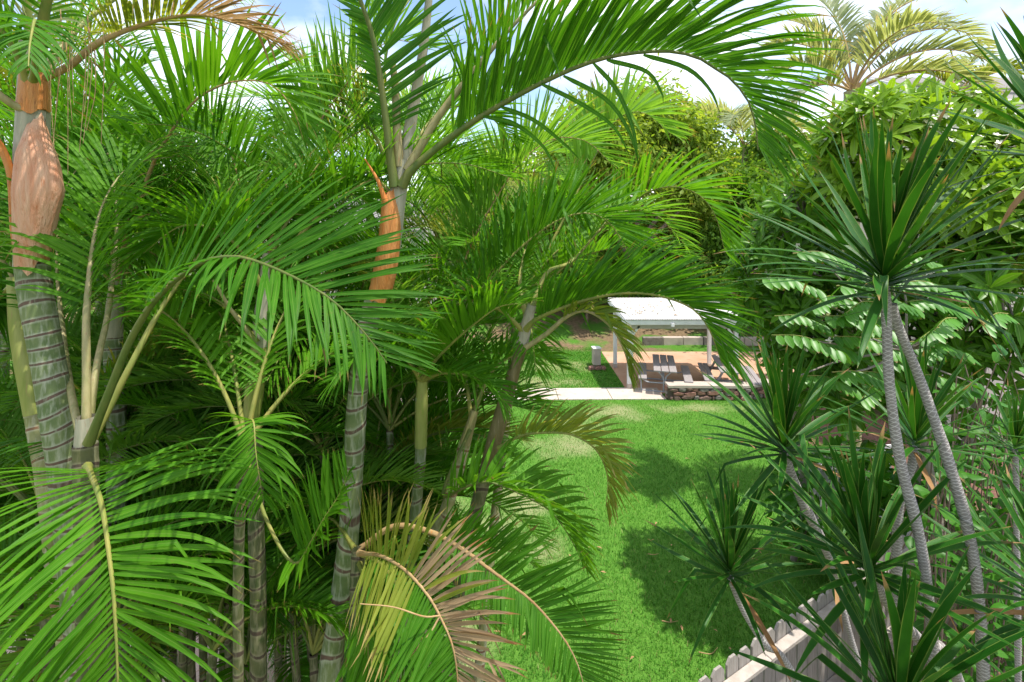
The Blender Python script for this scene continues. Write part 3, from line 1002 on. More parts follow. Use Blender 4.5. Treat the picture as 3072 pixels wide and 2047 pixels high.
def frond(th, P, Lm=.5, n=44, vee=45, roll=0.0, droop=.5, t0=.2, r0=.012, mat="leaf", rmat="rachis", single=False, ang=(62, 28), width=.0225,
          sides=(1.0, 1.0), lod=0, out=None, label=None, kinks=.05, base=.55, mat2=None, young=None, young_to=0.0):
    """one pinnate leaf of palm th along the points P (metres). single: every leaflet its own object"""
    C, length = spline(P, 30)
    T = unit(np.gradient(C, axis=0))
    if out is None:
        o_ = C[-1] - C[0]
        o_ = np.array([o_[0], o_[1], 0])
    else:
        o_ = np.array([math.cos(math.radians(out)), math.sin(math.radians(out)), 0])
    o_ = unit(o_)
    B = np.cross(o_, (0, 0, 1.))
    S = unit(B[None] - T * np.sum(B[None] * T, 1, keepdims=True))
    Nn = np.cross(S, T)
    ra_ = np.radians(np.linspace(roll[0], roll[1], len(C)) if isinstance(roll, tuple) else np.full(len(C), float(roll)))[:, None]
    S, Nn = S * np.cos(ra_) + Nn * np.sin(ra_), Nn * np.cos(ra_) - S * np.sin(ra_)
    tt = np.linspace(0, 1, len(C))
    R = r0 * np.interp(tt, [0, .05, t0, .6, 1], [1.7, 1.25, 1.0, .55, .16])
    rv, rf_, ruv = tube(C, R, 7 if lod == 0 else 4)
    u = np.linspace(t0, .985, n)
    Vs, rn = [], []
    fm = RNG.uniform(.22, .68)
    segs = (8, 6, 4)[lod]
    cols = 3 if lod < 2 else 2
    ids, fs = [], []
    for sd, kf in ((-1, sides[0]), (1, sides[1])):
        if kf <= 0:
            continue
        uu = np.clip(u + RNG.normal(0, .25 / n, n) + (.5 / n if sd > 0 else 0), t0, .99)
        p = np.stack([np.interp(uu, tt, C[:, k]) for k in range(3)], 1)
        T_ = unit(np.stack([np.interp(uu, tt, T[:, k]) for k in range(3)], 1))
        S_ = unit(np.stack([np.interp(uu, tt, S[:, k]) for k in range(3)], 1))
        N_ = unit(np.stack([np.interp(uu, tt, Nn[:, k]) for k in range(3)], 1))
        f_ = (uu - t0) / (1 - t0)
        a_ = np.radians(ang[0] + (ang[1] - ang[0]) * f_ + RNG.normal(0, 3.0, n))
        v_ = np.radians(vee * (1 - .25 * f_) + RNG.normal(0, 5, n))
        D = np.cos(a_)[:, None] * T_ + np.sin(a_)[:, None] * (np.cos(v_)[:, None] * sd * S_ + np.sin(v_)[:, None] * N_)
        prof_l = np.interp(f_, [0, .12, .35, .65, .9, 1], [base, .8, 1, .9, .55, .34])
        Ls = Lm * kf * prof_l * RNG.uniform(.9, 1.08, n)
        ws = width * np.interp(f_, [0, .2, .6, 1], [.62, 1, .95, .55]) * RNG.uniform(.88, 1.1, n)
        tw = RNG.normal(0, .18, n)[:, None]
        WD = T_ * np.cos(tw) + np.cross(D, T_) * np.sin(tw)
        kk = np.where(RNG.random(n) < kinks, RNG.uniform(.3, .8, n), 9.0)
        dr_ = droop[0 if sd < 0 else 1] if isinstance(droop, tuple) else droop
        v, uv, Q = ribbons(p, D, WD * (1 if sd > 0 else -1), Ls, ws, dr_ * RNG.uniform(.75, 1.3, n), segs, .32, cols=cols, kink=kk, curl=.10, late=True)
        Vs.append(v)
        rn.append(np.clip(RNG.normal(fm, .17, n), 0, 1))
        ids.append(np.full(n, sd))
        fs.append(f_)
    V = np.concatenate(Vs)
    rn = np.concatenate(rn)
    ids = np.concatenate(ids)
    fs = np.concatenate(fs)
    ym = (fs + RNG.normal(0, .05, len(fs)) < young_to) if young else np.zeros(len(fs), bool)
    lm, rm = M[mat], M[rmat]
    lm2 = M[mat2] if mat2 else lm
    lm3 = M[young] if young else lm
    if lod == 2 or (lod == 1 and not single):
        v, F, uvs = many(V, uv, Q)
        allV = np.concatenate([rv, v])
        allF = np.concatenate([rf_, F + len(rv)])
        alluv = np.concatenate([ruv, uvs])
        rnd = np.concatenate([np.full(len(rv), .5), np.repeat(rn, V.shape[1])])
        mi = np.concatenate([np.zeros(len(rf_)), np.ones(len(F))])
        return th.part("frond", allV, allF, [rm, lm], uv=alluv, rnd=rnd, midx=mi, label=label)
    fr = th.part("frond", rv, rf_, rm, uv=ruv, label=label)
    if single:
        for k in range(len(V)):
            th.part("leaflet", V[k], Q, lm3 if ym[k] else lm2 if (ids[k] > 0 and mat2) else lm, parent=fr, uv=uv, rnd=np.full(V.shape[1], rn[k]))
    else:
        v, F, uvs = many(V, uv, Q)
        th.part("leaflets", v, F, [lm, lm2, lm3], parent=fr, stuff=True, uv=uvs, rnd=np.repeat(rn, V.shape[1]),
                midx=np.repeat(np.where(ym, 2, (ids > 0).astype(np.int32) if mat2 else 0), len(Q)))
    return fr


def px_path(pts):
    return np.array([W(*p) for p in pts])


def stem(th, pts, R, mat, ring=.09, name="trunk", sides=14, to_ground=True, swell=.06):
    """ringed stem through pts (top first), carried down to the ground"""
    P = np.array(pts, float)
    if to_ground:
        d = P[-1] - P[-2]
        d = d / max(1e-6, -d[2])
        d[:2] = np.clip(d[:2], -.10, .10)
        P = np.vstack([P, P[-1] + d * (P[-1][2] * .5), P[-1] + d * (P[-1][2] * .5) + d * np.array([.4, .4, 1]) * (P[-1][2] * .5 + .03)])
    C, length = spline(P, max(20, int(np.linalg.norm(P[0] - P[-1]) / (ring / 6))))
    s_ = np.linspace(0, length, len(C))
    # ring spacing: tight near the crown, wider further down
    ph = s_ / (ring * (1 + .35 * np.clip(s_, 0, 3) / 3)) + .30 * np.sin(s_ * 5.3 + R * 900) + .17 * np.sin(s_ * 13.1 + R * 300)
    fr = ph - np.floor(ph)
    dd = np.abs(fr - .5)
    Rr = np.interp(s_, [0, length * .5, length], [R, R * 1.06, R * 1.25]) * (1 + swell * np.clip((dd - .38) / .08, 0, 1) * (.55 + .45 * np.sin(s_ * 17)) + .015 * np.sin(s_ * 9))
    V, F, uv = tube(C, Rr, sides)
    uv[:, 1] = np.repeat(ph, sides + 1) + np.repeat(.10 + .14 * np.sin(s_ * 9.7), sides + 1) * np.sin(2 * math.pi * uv[:, 0] + np.repeat(s_ * 3, sides + 1))
    return th.part(name, V, F, mat, uv=uv)


def shaft(th, pts, R, mat, name="crownshaft", bulge=0.0, label=None, sides=14, ragged=0.0):
    C, length = spline(pts, 26)
    R = np.interp(np.linspace(0, 1, 26), np.linspace(0, 1, len(R)), R)
    V, F, uv = tube(C, R, sides)
    if name == 'sheath':      # papery lengthwise folds
        th_ = uv[:, 0] * 2 * math.pi
        k = np.repeat(np.linspace(0, 1, 26), sides + 1)
        cc_ = np.repeat(C, sides + 1, 0)
        V = cc_ + (V - cc_) * (1 + .018 * np.sin(th_ * 9 + 2 * np.sin(k * 4)) + .018 * np.sin(th_ * 3 + k * 5))[:, None]
    if bulge:
        th_ = uv[:, 0] * 2 * math.pi
        k = np.repeat(np.linspace(0, 1, 26), sides + 1)
        V[:, 0] += bulge * np.exp(-((k - .45) / .2) ** 2) * np.maximum(0, np.cos(th_ - .0)) ** 2 * (1 + .08 * np.sin(k * 30 + th_ * 3))
    if ragged:
        k = np.repeat(np.arange(26), sides + 1)
        th_ = uv[:, 0] * 2 * math.pi
        V[:, 2] += np.where(k == 0, ragged * (.6 * np.sin(th_ * 3) + .4 * np.sin(th_ * 5 + 1)), 0)
        V[:, 2] += np.where(k == 25, ragged * (.6 * np.sin(th_ * 2 + 2) + .5 * np.sin(th_ * 5)), 0)
    return th.part(name, V, F, mat, uv=uv, label=label)


def petiole(th, pts, r0, r1, mat="petiole", name="petiole", sides=8, flat=.7):
    C, _ = spline(px_path(pts), 18)
    V, F, uv = tube(C, np.linspace(r0, r1, 18), sides, flat=flat)
    return th.part(name, V, F, M[mat], uv=uv)

# ------------------------------------------------------------------ the palms in front
def ground_under(p):
    return (p[0], p[1], 0.0)


PALMS = "palms of the dense grove"

# A: the tall ringed palm with the peeling orange sheath
tp = [W(92, 760, 2.45), W(110, 900, 2.45), (W(140, 1060, 2.45)), W(185, 1330, 2.45), W(215, 1600, 2.5), W(250, 1960, 2.55)]
A = Thing("palm_tree", "tall palm with thick ringed trunk and peeling pink-orange sheath", "palm", (tp[-1][0] + .1, tp[-1][1], 0), PALMS)
stem(A, tp, .066, M["trunk"], ring=.072, sides=18, swell=.05)
shaft(A, px_path([(98, 130, 2.45), (100, 300, 2.45), (96, 520, 2.45), (96, 700, 2.45), (92, 800, 2.45)]), [.050, .062, .070, .068, .065], M["shaft_grey"])
shaft(A, px_path([(112, 360, 2.42), (108, 480, 2.41), (106, 600, 2.41), (100, 720, 2.42), (96, 790, 2.43)]), [.028, .074, .086, .078, .064], M["sheath_pink"], name="sheath", bulge=.038, ragged=.05, sides=24)
shaft(A, px_path([(104, 200, 2.443), (103, 260, 2.442), (99, 335, 2.444)]), [.0545, .0600, .0645], M["sheath"], name="sheath_remnant", ragged=.02, sides=28)
petiole(A, [(70, 620, 2.41), (40, 520, 2.38), (10, 440, 2.35), (-30, 400, 2.3)], .014, .007, "spike", "flower_spike")
petiole(A, [(60, 880 - 100, 2.41), (40, 700, 2.40), (30, 520, 2.38), (-10, 420, 2.36)], .012, .018, "sheath", "old_stalk")
petiole(A, [(95, 330, 2.41), (50, 320, 2.38), (5, 290, 2.34), (-60, 240, 2.3)], .02, .012)
for k, (pts, kw) in enumerate([
    ([(115, 240, 2.45), (205, 200, 2.42), (330, 110, 2.4), (560, 45, 2.42), (720, 75, 2.5), (840, 130, 2.6)], dict(Lm=.46, mat="leaf_tan", young="leaf_yellow", young_to=.45, rmat="rachis_tan", t0=.34, r0=.015, vee=20, droop=.8, n=60, width=.018, label="dry tan arching frond")),
    ([(105, 250, 2.45), (130, 60, 2.4), (190, -150, 2.3), (330, -330, 2.2), (560, -420, 2.1)], dict(Lm=.5, mat="leaf", t0=.2, r0=.022, vee=20, droop=1.3)),
    ([(95, 250, 2.45), (85, 60, 2.45), (40, -180, 2.4), (-120, -340, 2.4)], dict(Lm=.5, mat="leaf_grey", t0=.2, r0=.022, vee=10, droop=1.4)),
    ([(90, 260, 2.42), (30, 120, 2.3), (-90, 0, 2.2), (-260, -40, 2.1)], dict(Lm=.5, mat="leaf", t0=.1, r0=.020, vee=0, droop=1.4)),
    ([(100, 240, 2.35), (110, 120, 2.1), (105, 60, 1.9), (90, 130, 1.75), (85, 200, 1.7)], dict(Lm=.26, mat="leaf_dark", t0=.3, r0=.012, vee=0, droop=1.5, n=24)),
    ([(110, 240, 2.55), (260, 60, 2.9), (470, -60, 3.2), (700, -20, 3.4)], dict(Lm=.5, mat="leaf_sunlit", t0=.2, r0=.02, vee=30, droop=1.0)),
]):
    frond(A, px_path(pts), **kw)
for k in range(11):          # dry flower strings hanging below the crown
    x = random.uniform(150, 310)
    y0_ = random.uniform(20, 150)
    petiole(A, [(x, y0_, 2.4), (x + random.uniform(-12, 18), y0_ + 130, 2.38), (x + random.uniform(-30, 15), y0_ + random.uniform(230, 420), 2.37)], .0028, .0012, "rachis_tan", "flower_string", 5, 1)

# B: slimmer pale stem behind A
tp = [W(52, 860, 2.8), W(72, 1020, 2.8), W(100, 1240, 2.8), W(130, 1420, 2.8), W(170, 1700, 2.85)]
Bp = Thing("palm_tree", "slim palm with pale yellow-green shaft behind the thick ringed trunk", "palm", (tp[-1][0] + .05, tp[-1][1], 0), PALMS)
shaft(Bp, px_path([(45, 830, 2.78), (62, 980, 2.78), (84, 1120, 2.78), (104, 1240, 2.78)]), [.036, .050, .052, .048], M["shaft_green"])
stem(Bp, [W(104, 1235, 2.8), W(120, 1330, 2.8), W(135, 1420, 2.8), W(170, 1700, 2.85)], .047, M["trunk_pale"], ring=.08)
petiole(Bp, [(48, 850, 2.78), (20, 800, 2.75), (-40, 720, 2.7)], .014, .01)
for pts, kw in [
    ([(45, 850, 2.78), (20, 700, 2.8), (-60, 560, 2.8), (-200, 520, 2.8)], dict(Lm=.45, vee=20, droop=.8)),
    ([(48, 850, 2.8), (80, 650, 3.0), (170, 470, 3.2), (330, 400, 3.3), (480, 470, 3.3)], dict(Lm=.5, vee=50, droop=.6, mat="leaf")),
    ([(48, 850, 2.8), (10, 880, 2.8), (-60, 980, 2.8)], dict(Lm=.4, vee=0, droop=.9, mat="leaf_dark")),
]:
    frond(Bp, px_path(pts), **kw)

# C: palm whose fan of stalks rises beside A, with the big near frond
tp = [W(256, 1330, 2.25), W(258, 1440, 2.25), W(262, 1700, 2.25), W(270, 2000, 2.3)]
Cp = Thing("palm_tree", "palm with fanned stalks and a huge drooping frond nearest the camera", "palm", (tp[-1][0], tp[-1][1], 0), PALMS)
stem(Cp, tp, .047, M["trunk_dark"], ring=.08)
shaft(Cp, px_path([(258, 1250, 2.25), (258, 1310, 2.25), (258, 1400, 2.25)]), [.036, .044, .046], M["shaft_grey"])
frond(Cp, px_path([(262, 1400, 2.2), (276, 1430, 2.0), (306, 1520, 1.86), (326, 1651, 1.76), (343, 1808, 1.69), (354, 2040, 1.64), (356, 2250, 1.62)]),
      Lm=.54, n=64, vee=8, droop=.80, t0=.10, r0=.0125, mat="leaf", rmat="rachis", single=True, ang=(88, 42), width=.0215, out=-90, kinks=.06, base=.75,
      label="big drooping frond hanging in front of its trunk")
frond(Cp, px_path([(266, 1330, 2.22), (330, 1170, 2.18), (392, 1019, 2.15), (470, 895, 2.1), (588, 797, 2.05), (692, 770, 2.0), (784, 790, 1.95), (914, 849, 1.9), (1012, 914, 1.88), (1110, 1019, 1.88), (1160, 1090, 1.88)]),
      Lm=.58, n=66, vee=26, sides=(1.0, .76), roll=(-18, -50), droop=(.25, .8), t0=.34, r0=.0145, mat="leaf_dark", rmat="rachis_dark", single=True, ang=(66, 34), width=.022, kinks=.03,
      label="dark green frond arching from the stalk fan across the next palm")
frond(Cp, px_path([(268, 1340, 2.25), (330, 1220, 2.3), (400, 1080, 2.35), (500, 900, 2.5), (640, 720, 2.7), (790, 640, 2.9), (950, 650, 3.0)]), Lm=.5, n=54, vee=40, droop=.5, t0=.36, r0=.013, mat="leaf")
frond(Cp, px_path([(258, 1320, 2.25), (260, 1150, 2.3), (262, 900, 2.4), (300, 640, 2.6), (390, 500, 2.8), (520, 470, 3.0)]), Lm=.52, n=40, vee=40, droop=.8, t0=.36, r0=.015, mat="leaf", rmat="petiole")
frond(Cp, px_path([(250, 1330, 2.25), (218, 1200, 2.4), (190, 1010, 2.7), (170, 760, 2.9), (200, 560, 3.0), (290, 440, 3.1)]), Lm=.5, n=54, vee=30, droop=.8, t0=.42, r0=.014, mat="leaf_dark", rmat="petiole")
frond(Cp, px_path([(262, 1320, 2.27), (290, 1100, 2.4), (330, 900, 2.7), (350, 620, 3.0), (300, 420, 3.2), (160, 350, 3.4)]), Lm=.5, n=38, vee=40, droop=.7, t0=.36, r0=.013, mat="leaf", rmat="petiole")
frond(Cp, px_path([(250, 1390, 2.35), (190, 1330, 2.7), (90, 1310, 2.9), (-60, 1370, 3.0)]), Lm=.36, n=30, vee=0, droop=1.0, t0=.25, r0=.011, mat="leaf_dark")

# D: ringed palm seen between the stalks
tp = [W(338, 1010, 3.3), W(345, 1150, 3.3), W(350, 1300, 3.3), W(352, 1600, 3.3)]
Dp = Thing("palm_tree", "ringed green palm trunk seen through the stalk fan", "palm", (tp[-1][0], tp[-1][1], 0), PALMS)
stem(Dp, tp, .056, M["trunk"], ring=.09)
shaft(Dp, px_path([(350, 820, 3.3), (344, 920, 3.3), (338, 1030, 3.3)]), [.034, .05, .056], M["shaft_grey"])
frond(Dp, px_path([(350, 860, 3.3), (385, 680, 3.2), (440, 540, 3.1), (483, 444, 3.05), (575, 313, 3.0), (653, 261, 2.95), (725, 242, 2.95), (816, 255, 2.95), (880, 330, 2.95), (910, 420, 2.95)]),
      Lm=.62, n=58, vee=62, roll=-6, droop=.42, t0=.28, r0=.013, mat="leaf", rmat="rachis_tan", single=True, ang=(64, 24), width=.032, kinks=.08,
      label="bright frond with tall upright leaflets below the dry arch")
frond(Dp, px_path([(346, 860, 3.3), (330, 640, 3.3), (300, 420, 3.3), (330, 260, 3.3), (440, 190, 3.3)]), Lm=.5, n=54, vee=45, droop=.8, t0=.3, mat="leaf")
frond(Dp, px_path([(350, 860, 3.35), (450, 700, 3.6), (560, 600, 3.9), (690, 590, 4.1)]), Lm=.5, n=54, vee=45, droop=.6, t0=.3, mat="leaf")
for az, e0, e1, ln in ((1.2, 1.2, -.2, 2.0), (2.2, 1.2, -.3, 2.0), (2.9, 1.0, -.5, 1.8), (-2.6, .9, -.6, 1.7)):
    frond(Dp, arch(W(350, 860, 3.3), az, ln, e0, e1), Lm=.5, n=54, vee=40, droop=.7, t0=.25, mat="leaf", lod=1)

# E: slender palm with the smooth yellow-green shaft
tp = [W(752, 1240, 2.9), W(764, 1340, 2.9), W(768, 1560, 2.9), W(775, 1800, 2.9), W(775, 2000, 2.9)]
Ep = Thing("palm_tree", "slender palm with smooth yellow-green crownshaft in mid grove", "palm", (tp[-1][0], tp[-1][1], 0), PALMS)
stem(Ep, tp, .043, M["trunk_dark"], ring=.10)
shaft(Ep, px_path([(778, 1010, 2.9), (774, 1080, 2.9), (764, 1170, 2.9), (754, 1250, 2.9)]), [.040, .048, .052, .046], M["shaft_green"])
shaft(Ep, px_path([(798, 760, 2.9), (792, 860, 2.9), (782, 950, 2.9), (777, 1040, 2.9)]), [.020, .028, .036, .043], M["shaft_grey"], name="leaf_base")
petiole(Ep, [(768, 1030, 2.87), (735, 985, 2.84), (690, 925, 2.8), (640, 840, 2.75)], .014, .009)
frond(Ep, px_path([(792, 880, 2.95), (830, 640, 3.2), (900, 470, 3.4), (967, 353, 3.5), (1019, 281, 3.5), (1110, 163, 3.5), (1190, 120, 3.5), (1290, 150, 3.5)]),
      Lm=.62, n=58, vee=58, roll=8, droop=.25, t0=.34, r0=.011, mat="leaf_sunlit", rmat="rachis_tan", single=True, ang=(60, 30), kinks=.03, label="pale backlit frond standing against the sky")
frond(Ep, px_path([(788, 880, 2.95), (752, 720, 3.3), (731, 607, 3.7), (700, 483, 3.8), (660, 385, 3.8), (607, 300, 3.8), (520, 240, 3.8)]), Lm=.55, n=40, vee=40, roll=30, droop=.5, t0=.35, r0=.01, mat="leaf_sunlit", rmat="rachis_tan")
frond(Ep, px_path([(795, 850, 2.9), (840, 700, 3.0), (930, 600, 3.1), (1050, 580, 3.2), (1150, 650, 3.2)]), Lm=.5, n=54, vee=40, droop=.6, t0=.25, mat="leaf")
frond(Ep, px_path([(785, 860, 2.85), (730, 760, 2.75), (650, 690, 2.65), (540, 680, 2.6), (430, 760, 2.55)]), Lm=.5, n=54, vee=35, droop=.7, t0=.2, mat="leaf")
frond(Ep, px_path([(772, 1030, 2.85), (690, 930, 2.9), (560, 870, 3.0), (420, 900, 3.1)]), Lm=.45, n=36, vee=25, droop=.8, t0=.3, mat="leaf")
for az, e0, e1, ln in ((1.0, 1.2, -.3, 2.0), (.2, 1.0, -.6, 1.8), (2.6, 1.1, -.5, 1.9)):
    frond(Ep, arch(W(790, 860, 2.95), az, ln, e0, e1), Lm=.5, n=54, vee=40, droop=.7, t0=.25, mat="leaf", lod=1)

# G: the central palm with the orange sheath
tp = [W(1128, 880, 3.0), W(1095, 1020, 3.0), W(1072, 1200, 3.0), W(1060, 1400, 3.0), W(1042, 1640, 3.0), W(1005, 1900, 3.0), W(985, 2040, 3.0)]
G = Thing("palm_tree", "central palm with glossy orange sheath and ringed trunk", "palm", (tp[-1][0] - .05, tp[-1][1], 0), PALMS)
stem(G, tp, .058, M["trunk"], ring=.105, sides=18, swell=.06)
shaft(G, px_path([(1212, 480, 3.0), (1200, 540, 3.0), (1188, 620, 3.0), (1172, 740, 3.0), (1148, 850, 3.0), (1125, 900, 3.0)]), [.042, .052, .056, .060, .062, .058], M["shaft_grey"])
shaft(G, px_path([(1166, 575, 2.975), (1172, 640, 2.975), (1166, 740, 2.975), (1152, 830, 2.98), (1136, 895, 2.985)]), [.044, .060, .066, .070, .066], M["sheath"], name="sheath", ragged=.035, sides=22)
petiole(G, [(1158, 610, 2.93), (1135, 545, 2.92), (1112, 505, 2.92), (1094, 476, 2.92)], .017, .003, "spike", "dry_spike")
petiole(G, [(1196, 500, 2.97), (1192, 400, 2.96), (1186, 270, 2.95), (1178, 190, 2.95)], .030, .020, "petiole", "cut_stalk")
petiole(G, [(1215, 480, 3.0), (1232, 370, 3.0), (1256, 230, 3.0), (1275, 110, 3.0), (1298, -120, 3.0)], .040, .018, "shaft_grey", "spear_leaf", 10)
frond(G, px_path([(1185, 560, 2.96), (1172, 480, 2.94), (1149, 294, 2.9), (1123, 130, 2.85), (1078, -7, 2.8), (1000, -180, 2.75), (880, -330, 2.7)]),
      Lm=.70, n=46, vee=20, roll=(-60, -45), droop=.25, t0=.20, r0=.022, mat="leaf_dark", rmat="rachis_dark", single=False, ang=(62, 30), width=.034, sides=(1.0, .28), label="steep frond rising through the top of the picture")
frond(G, px_path([(1222, 510, 2.98), (1262, 440, 2.97), (1330, 330, 2.96), (1500, 120, 2.93), (1640, -20, 2.9), (1800, -140, 2.9)]),
      Lm=.55, n=40, vee=50, droop=.35, t0=.34, r0=.021, mat="leaf", rmat="petiole", ang=(60, 32))
frond(G, px_path([(1205, 560, 2.95), (1245, 500, 2.93), (1409, 372, 2.88), (1623, 250, 2.8), (1801, 178, 2.74), (1971, 154, 2.7), (2083, 169, 2.68), (2158, 214, 2.67), (2199, 243, 2.67), (2245, 304, 2.67), (2267, 380, 2.67), (2274, 450, 2.67)]),
      Lm=.80, n=125, vee=60, roll=(-12, 4), droop=.75, t0=.17, r0=.020, mat="leaf_dark", rmat="rachis_dark", single=True, ang=(50, 40), width=.027, kinks=.02, base=.85,
      label="long frond arching over the pavilion view to the dracaena")
for pts in ([(1623, 252, 2.78), (1740, 310, 2.72), (1840, 380, 2.7), (1890, 470, 2.7)], [(1690, 228, 2.77), (1820, 300, 2.72), (1890, 400, 2.7), (1918, 500, 2.7)],
            [(1780, 190, 2.74), (1850, 270, 2.72), (1900, 390, 2.7), (1915, 500, 2.7)], [(1500, 320, 2.82), (1600, 360, 2.8), (1690, 430, 2.8), (1740, 480, 2.8)],
            [(1450, 350, 2.82), (1540, 370, 2.8), (1630, 440, 2.8), (1670, 520, 2.8)], [(1820, 180, 2.72), (1940, 215, 2.7), (1985, 280, 2.7), (1990, 310, 2.7)],
            [(1930, 165, 2.7), (2060, 205, 2.68), (2130, 270, 2.68), (2158, 335, 2.68)]):
    C, _ = spline(px_path(pts), 12)
    T = unit(np.gradient(C, axis=0))
    v, uv, Q = ribbons(C[:1], T[:1], np.array([[.3, .9, .2]]), .5, .026, .0, segs=11)
    prof = np.interp(np.linspace(0, 1, 12), [0, .1, .5, .85, 1], [.5, 1, .9, .5, .05]) * .013
    wv = unit(np.cross(T, (0, 1., .4)))
    V = np.stack([C - wv * prof[:, None], C, C + wv * prof[:, None]], 1)
    V[:, 1, 1] += .004
    G.part("leaflet", V.reshape(-1, 3), Q, M["leaf_dark"], uv=uv, rnd=np.full(36, .3), label="loose leaflet hanging below the long arched frond")
frond(G, px_path([(1190, 600, 3.0), (1100, 516, 3.1), (1005, 594, 3.2), (920, 700, 3.2), (860, 830, 3.2)]), Lm=.45, n=40, vee=40, droop=.5, t0=.1, r0=.01, mat="leaf")
frond(G, px_path([(1195, 560, 3.05), (1250, 420, 3.3), (1330, 330, 3.6), (1440, 330, 3.8), (1540, 420, 3.9)]), Lm=.5, n=54, vee=45, droop=.6, t0=.25, mat="leaf")
frond(G, px_path([(1185, 560, 3.05), (1120, 400, 3.4), (1010, 300, 3.7), (900, 330, 3.9), (820, 440, 4.0)]), Lm=.5, n=54, vee=45, droop=.6, t0=.25, mat="leaf")
frond(G, px_path([(1185, 540, 3.05), (1150, 260, 3.4), (1190, 60, 3.6), (1300, -60, 3.8), (1450, -70, 3.9)]), Lm=.55, n=40, vee=50, droop=.6, t0=.3, mat="leaf_sunlit")

# H: leaning palm in front of the path
tp = [W(1560, 1040, 3.0), W(1545, 1110, 3.0), W(1510, 1230, 3.0), W(1462, 1400, 3.0), W(1425, 1540, 3.0), W(1390, 1650, 3.0)]
H = Thing("palm_tree", "leaning palm with smooth olive stem in front of the concrete path", "palm", (tp[-1][0] - .25, tp[-1][1], 0), PALMS)
stem(H, [W(1462, 1400, 3.0), W(1425, 1540, 3.0), W(1390, 1650, 3.0)], .040, M["trunk_dark"], ring=.13)
shaft(H, px_path([(1572, 1000, 3.0), (1560, 1060, 3.0), (1535, 1140, 3.0), (1500, 1260, 3.0), (1460, 1405, 3.0)]), [.030, .035, .043, .046, .041], M["olive_shaft"])
shaft(H, px_path([(1596, 915, 2.98), (1582, 965, 2.98), (1566, 1030, 2.98)]), [.026, .034, .038], M["shaft_grey"], name="leaf_base")
frond(H, px_path([(1578, 990, 2.95), (1612, 956, 2.9), (1735, 907, 2.8), (1857, 881, 2.72), (1969, 886, 2.66), (2071, 922, 2.62), (2122, 978, 2.6), (2150, 1045, 2.6), (2165, 1090, 2.6)]),
      Lm=.46, n=86, vee=58, roll=(-10, 4), droop=.40, t0=.08, r0=.0125, mat="leaf_dark", rmat="rachis", single=True, ang=(50, 30), width=.021, kinks=.03, base=.75,
      label="dense dark frond arching over the white shelter roof")
frond(H, px_path([(1566, 1050, 2.95), (1637, 1004, 2.9), (1704, 948, 2.86), (1765, 935, 2.82), (1835, 985, 2.8), (1875, 1060, 2.8), (1888, 1130, 2.8)]),
      Lm=.28, n=38, vee=35, droop=.9, t0=.34, r0=.0125, mat="leaf_yellow", rmat="petiole", ang=(60, 30), width=.022)
frond(H, px_path([(1495, 1345, 2.9), (1560, 1308, 2.85), (1640, 1298, 2.8), (1720, 1306, 2.76), (1790, 1352, 2.74), (1822, 1430, 2.74), (1818, 1520, 2.74)]),
      Lm=.30, n=44, vee=48, droop=.42, t0=.14, r0=.009, mat="leaf_yellow", rmat="rachis", ang=(58, 34), width=.02, single=True, label="yellowing frond curling over the lawn")
frond(H, px_path([(1590, 940, 2.98), (1640, 820, 3.1), (1714, 785, 3.3), (1790, 700, 3.5), (1850, 640, 3.7), (1960, 640, 3.8), (2060, 740, 3.9)]), Lm=.42, n=44, vee=45, droop=.5, t0=.3, mat="leaf_sunlit", lod=1)
frond(H, px_path([(1580, 960, 3.02), (1560, 830, 3.3), (1600, 700, 3.6), (1690, 640, 3.8), (1790, 680, 3.9)]), Lm=.42, n=44, vee=45, droop=.5, t0=.25, mat="leaf", lod=1)
frond(H, px_path([(1575, 1000, 2.97), (1500, 930, 2.9), (1400, 900, 2.8), (1310, 960, 2.75)]), Lm=.4, n=40, vee=30, droop=.7, t0=.2, mat="leaf", lod=1)

# I: crowded stems between the centre palm and the lawn
tp = [W(1262, 1190, 3.25), W(1262, 1350, 3.25), W(1250, 1500, 3.25), W(1238, 1640, 3.25)]
I = Thing("palm_tree", "thin ringed palm between the central palm and the lawn", "palm", (tp[-1][0], tp[-1][1], 0), PALMS)
stem(I, tp, .036, M["trunk"], ring=.10)
shaft(I, px_path([(1270, 1080, 3.25), (1266, 1150, 3.25), (1262, 1340, 3.25)]), [.026, .042, .040], M["shaft_green"])
frond(I, px_path([(1268, 1140, 3.2), (1300, 1090, 3.0), (1357, 1029, 2.85), (1433, 965, 2.75), (1500, 920, 2.7), (1570, 910, 2.7)]), Lm=.42, n=54, vee=50, roll=-15, droop=.35, t0=.12, mat="leaf", rmat="rachis", single=True, ang=(66, 36), width=.023, label="upright frond fanning beside the leaning palm")
frond(I, px_path([(1270, 1130, 3.3), (1330, 1020, 3.35), (1423, 892, 3.4), (1470, 840, 3.4), (1561, 744, 3.4), (1663, 667, 3.4), (1755, 639, 3.4), (1826, 667, 3.4), (1880, 750, 3.4), (1905, 830, 3.4)]),
      Lm=.56, n=76, vee=60, roll=-8, droop=.36, t0=.26, r0=.012, mat="leaf_dark", rmat="rachis", single=True, ang=(58, 34), width=.025, label="deep green frond arching through the middle of the picture")
frond(I, px_path([(1272, 1130, 3.35), (1330, 940, 3.7), (1385, 800, 4.0), (1433, 693, 4.1), (1500, 575, 4.2), (1571, 478, 4.2), (1637, 427, 4.2), (1688, 412, 4.2), (1765, 427, 4.2), (1830, 490, 4.2)]),
      Lm=.66, n=76, vee=60, roll=-6, droop=.30, t0=.30, r0=.012, mat="leaf_sunlit", rmat="rachis_tan", ang=(60, 32), width=.028, label="pale backlit frond above the deep green one")
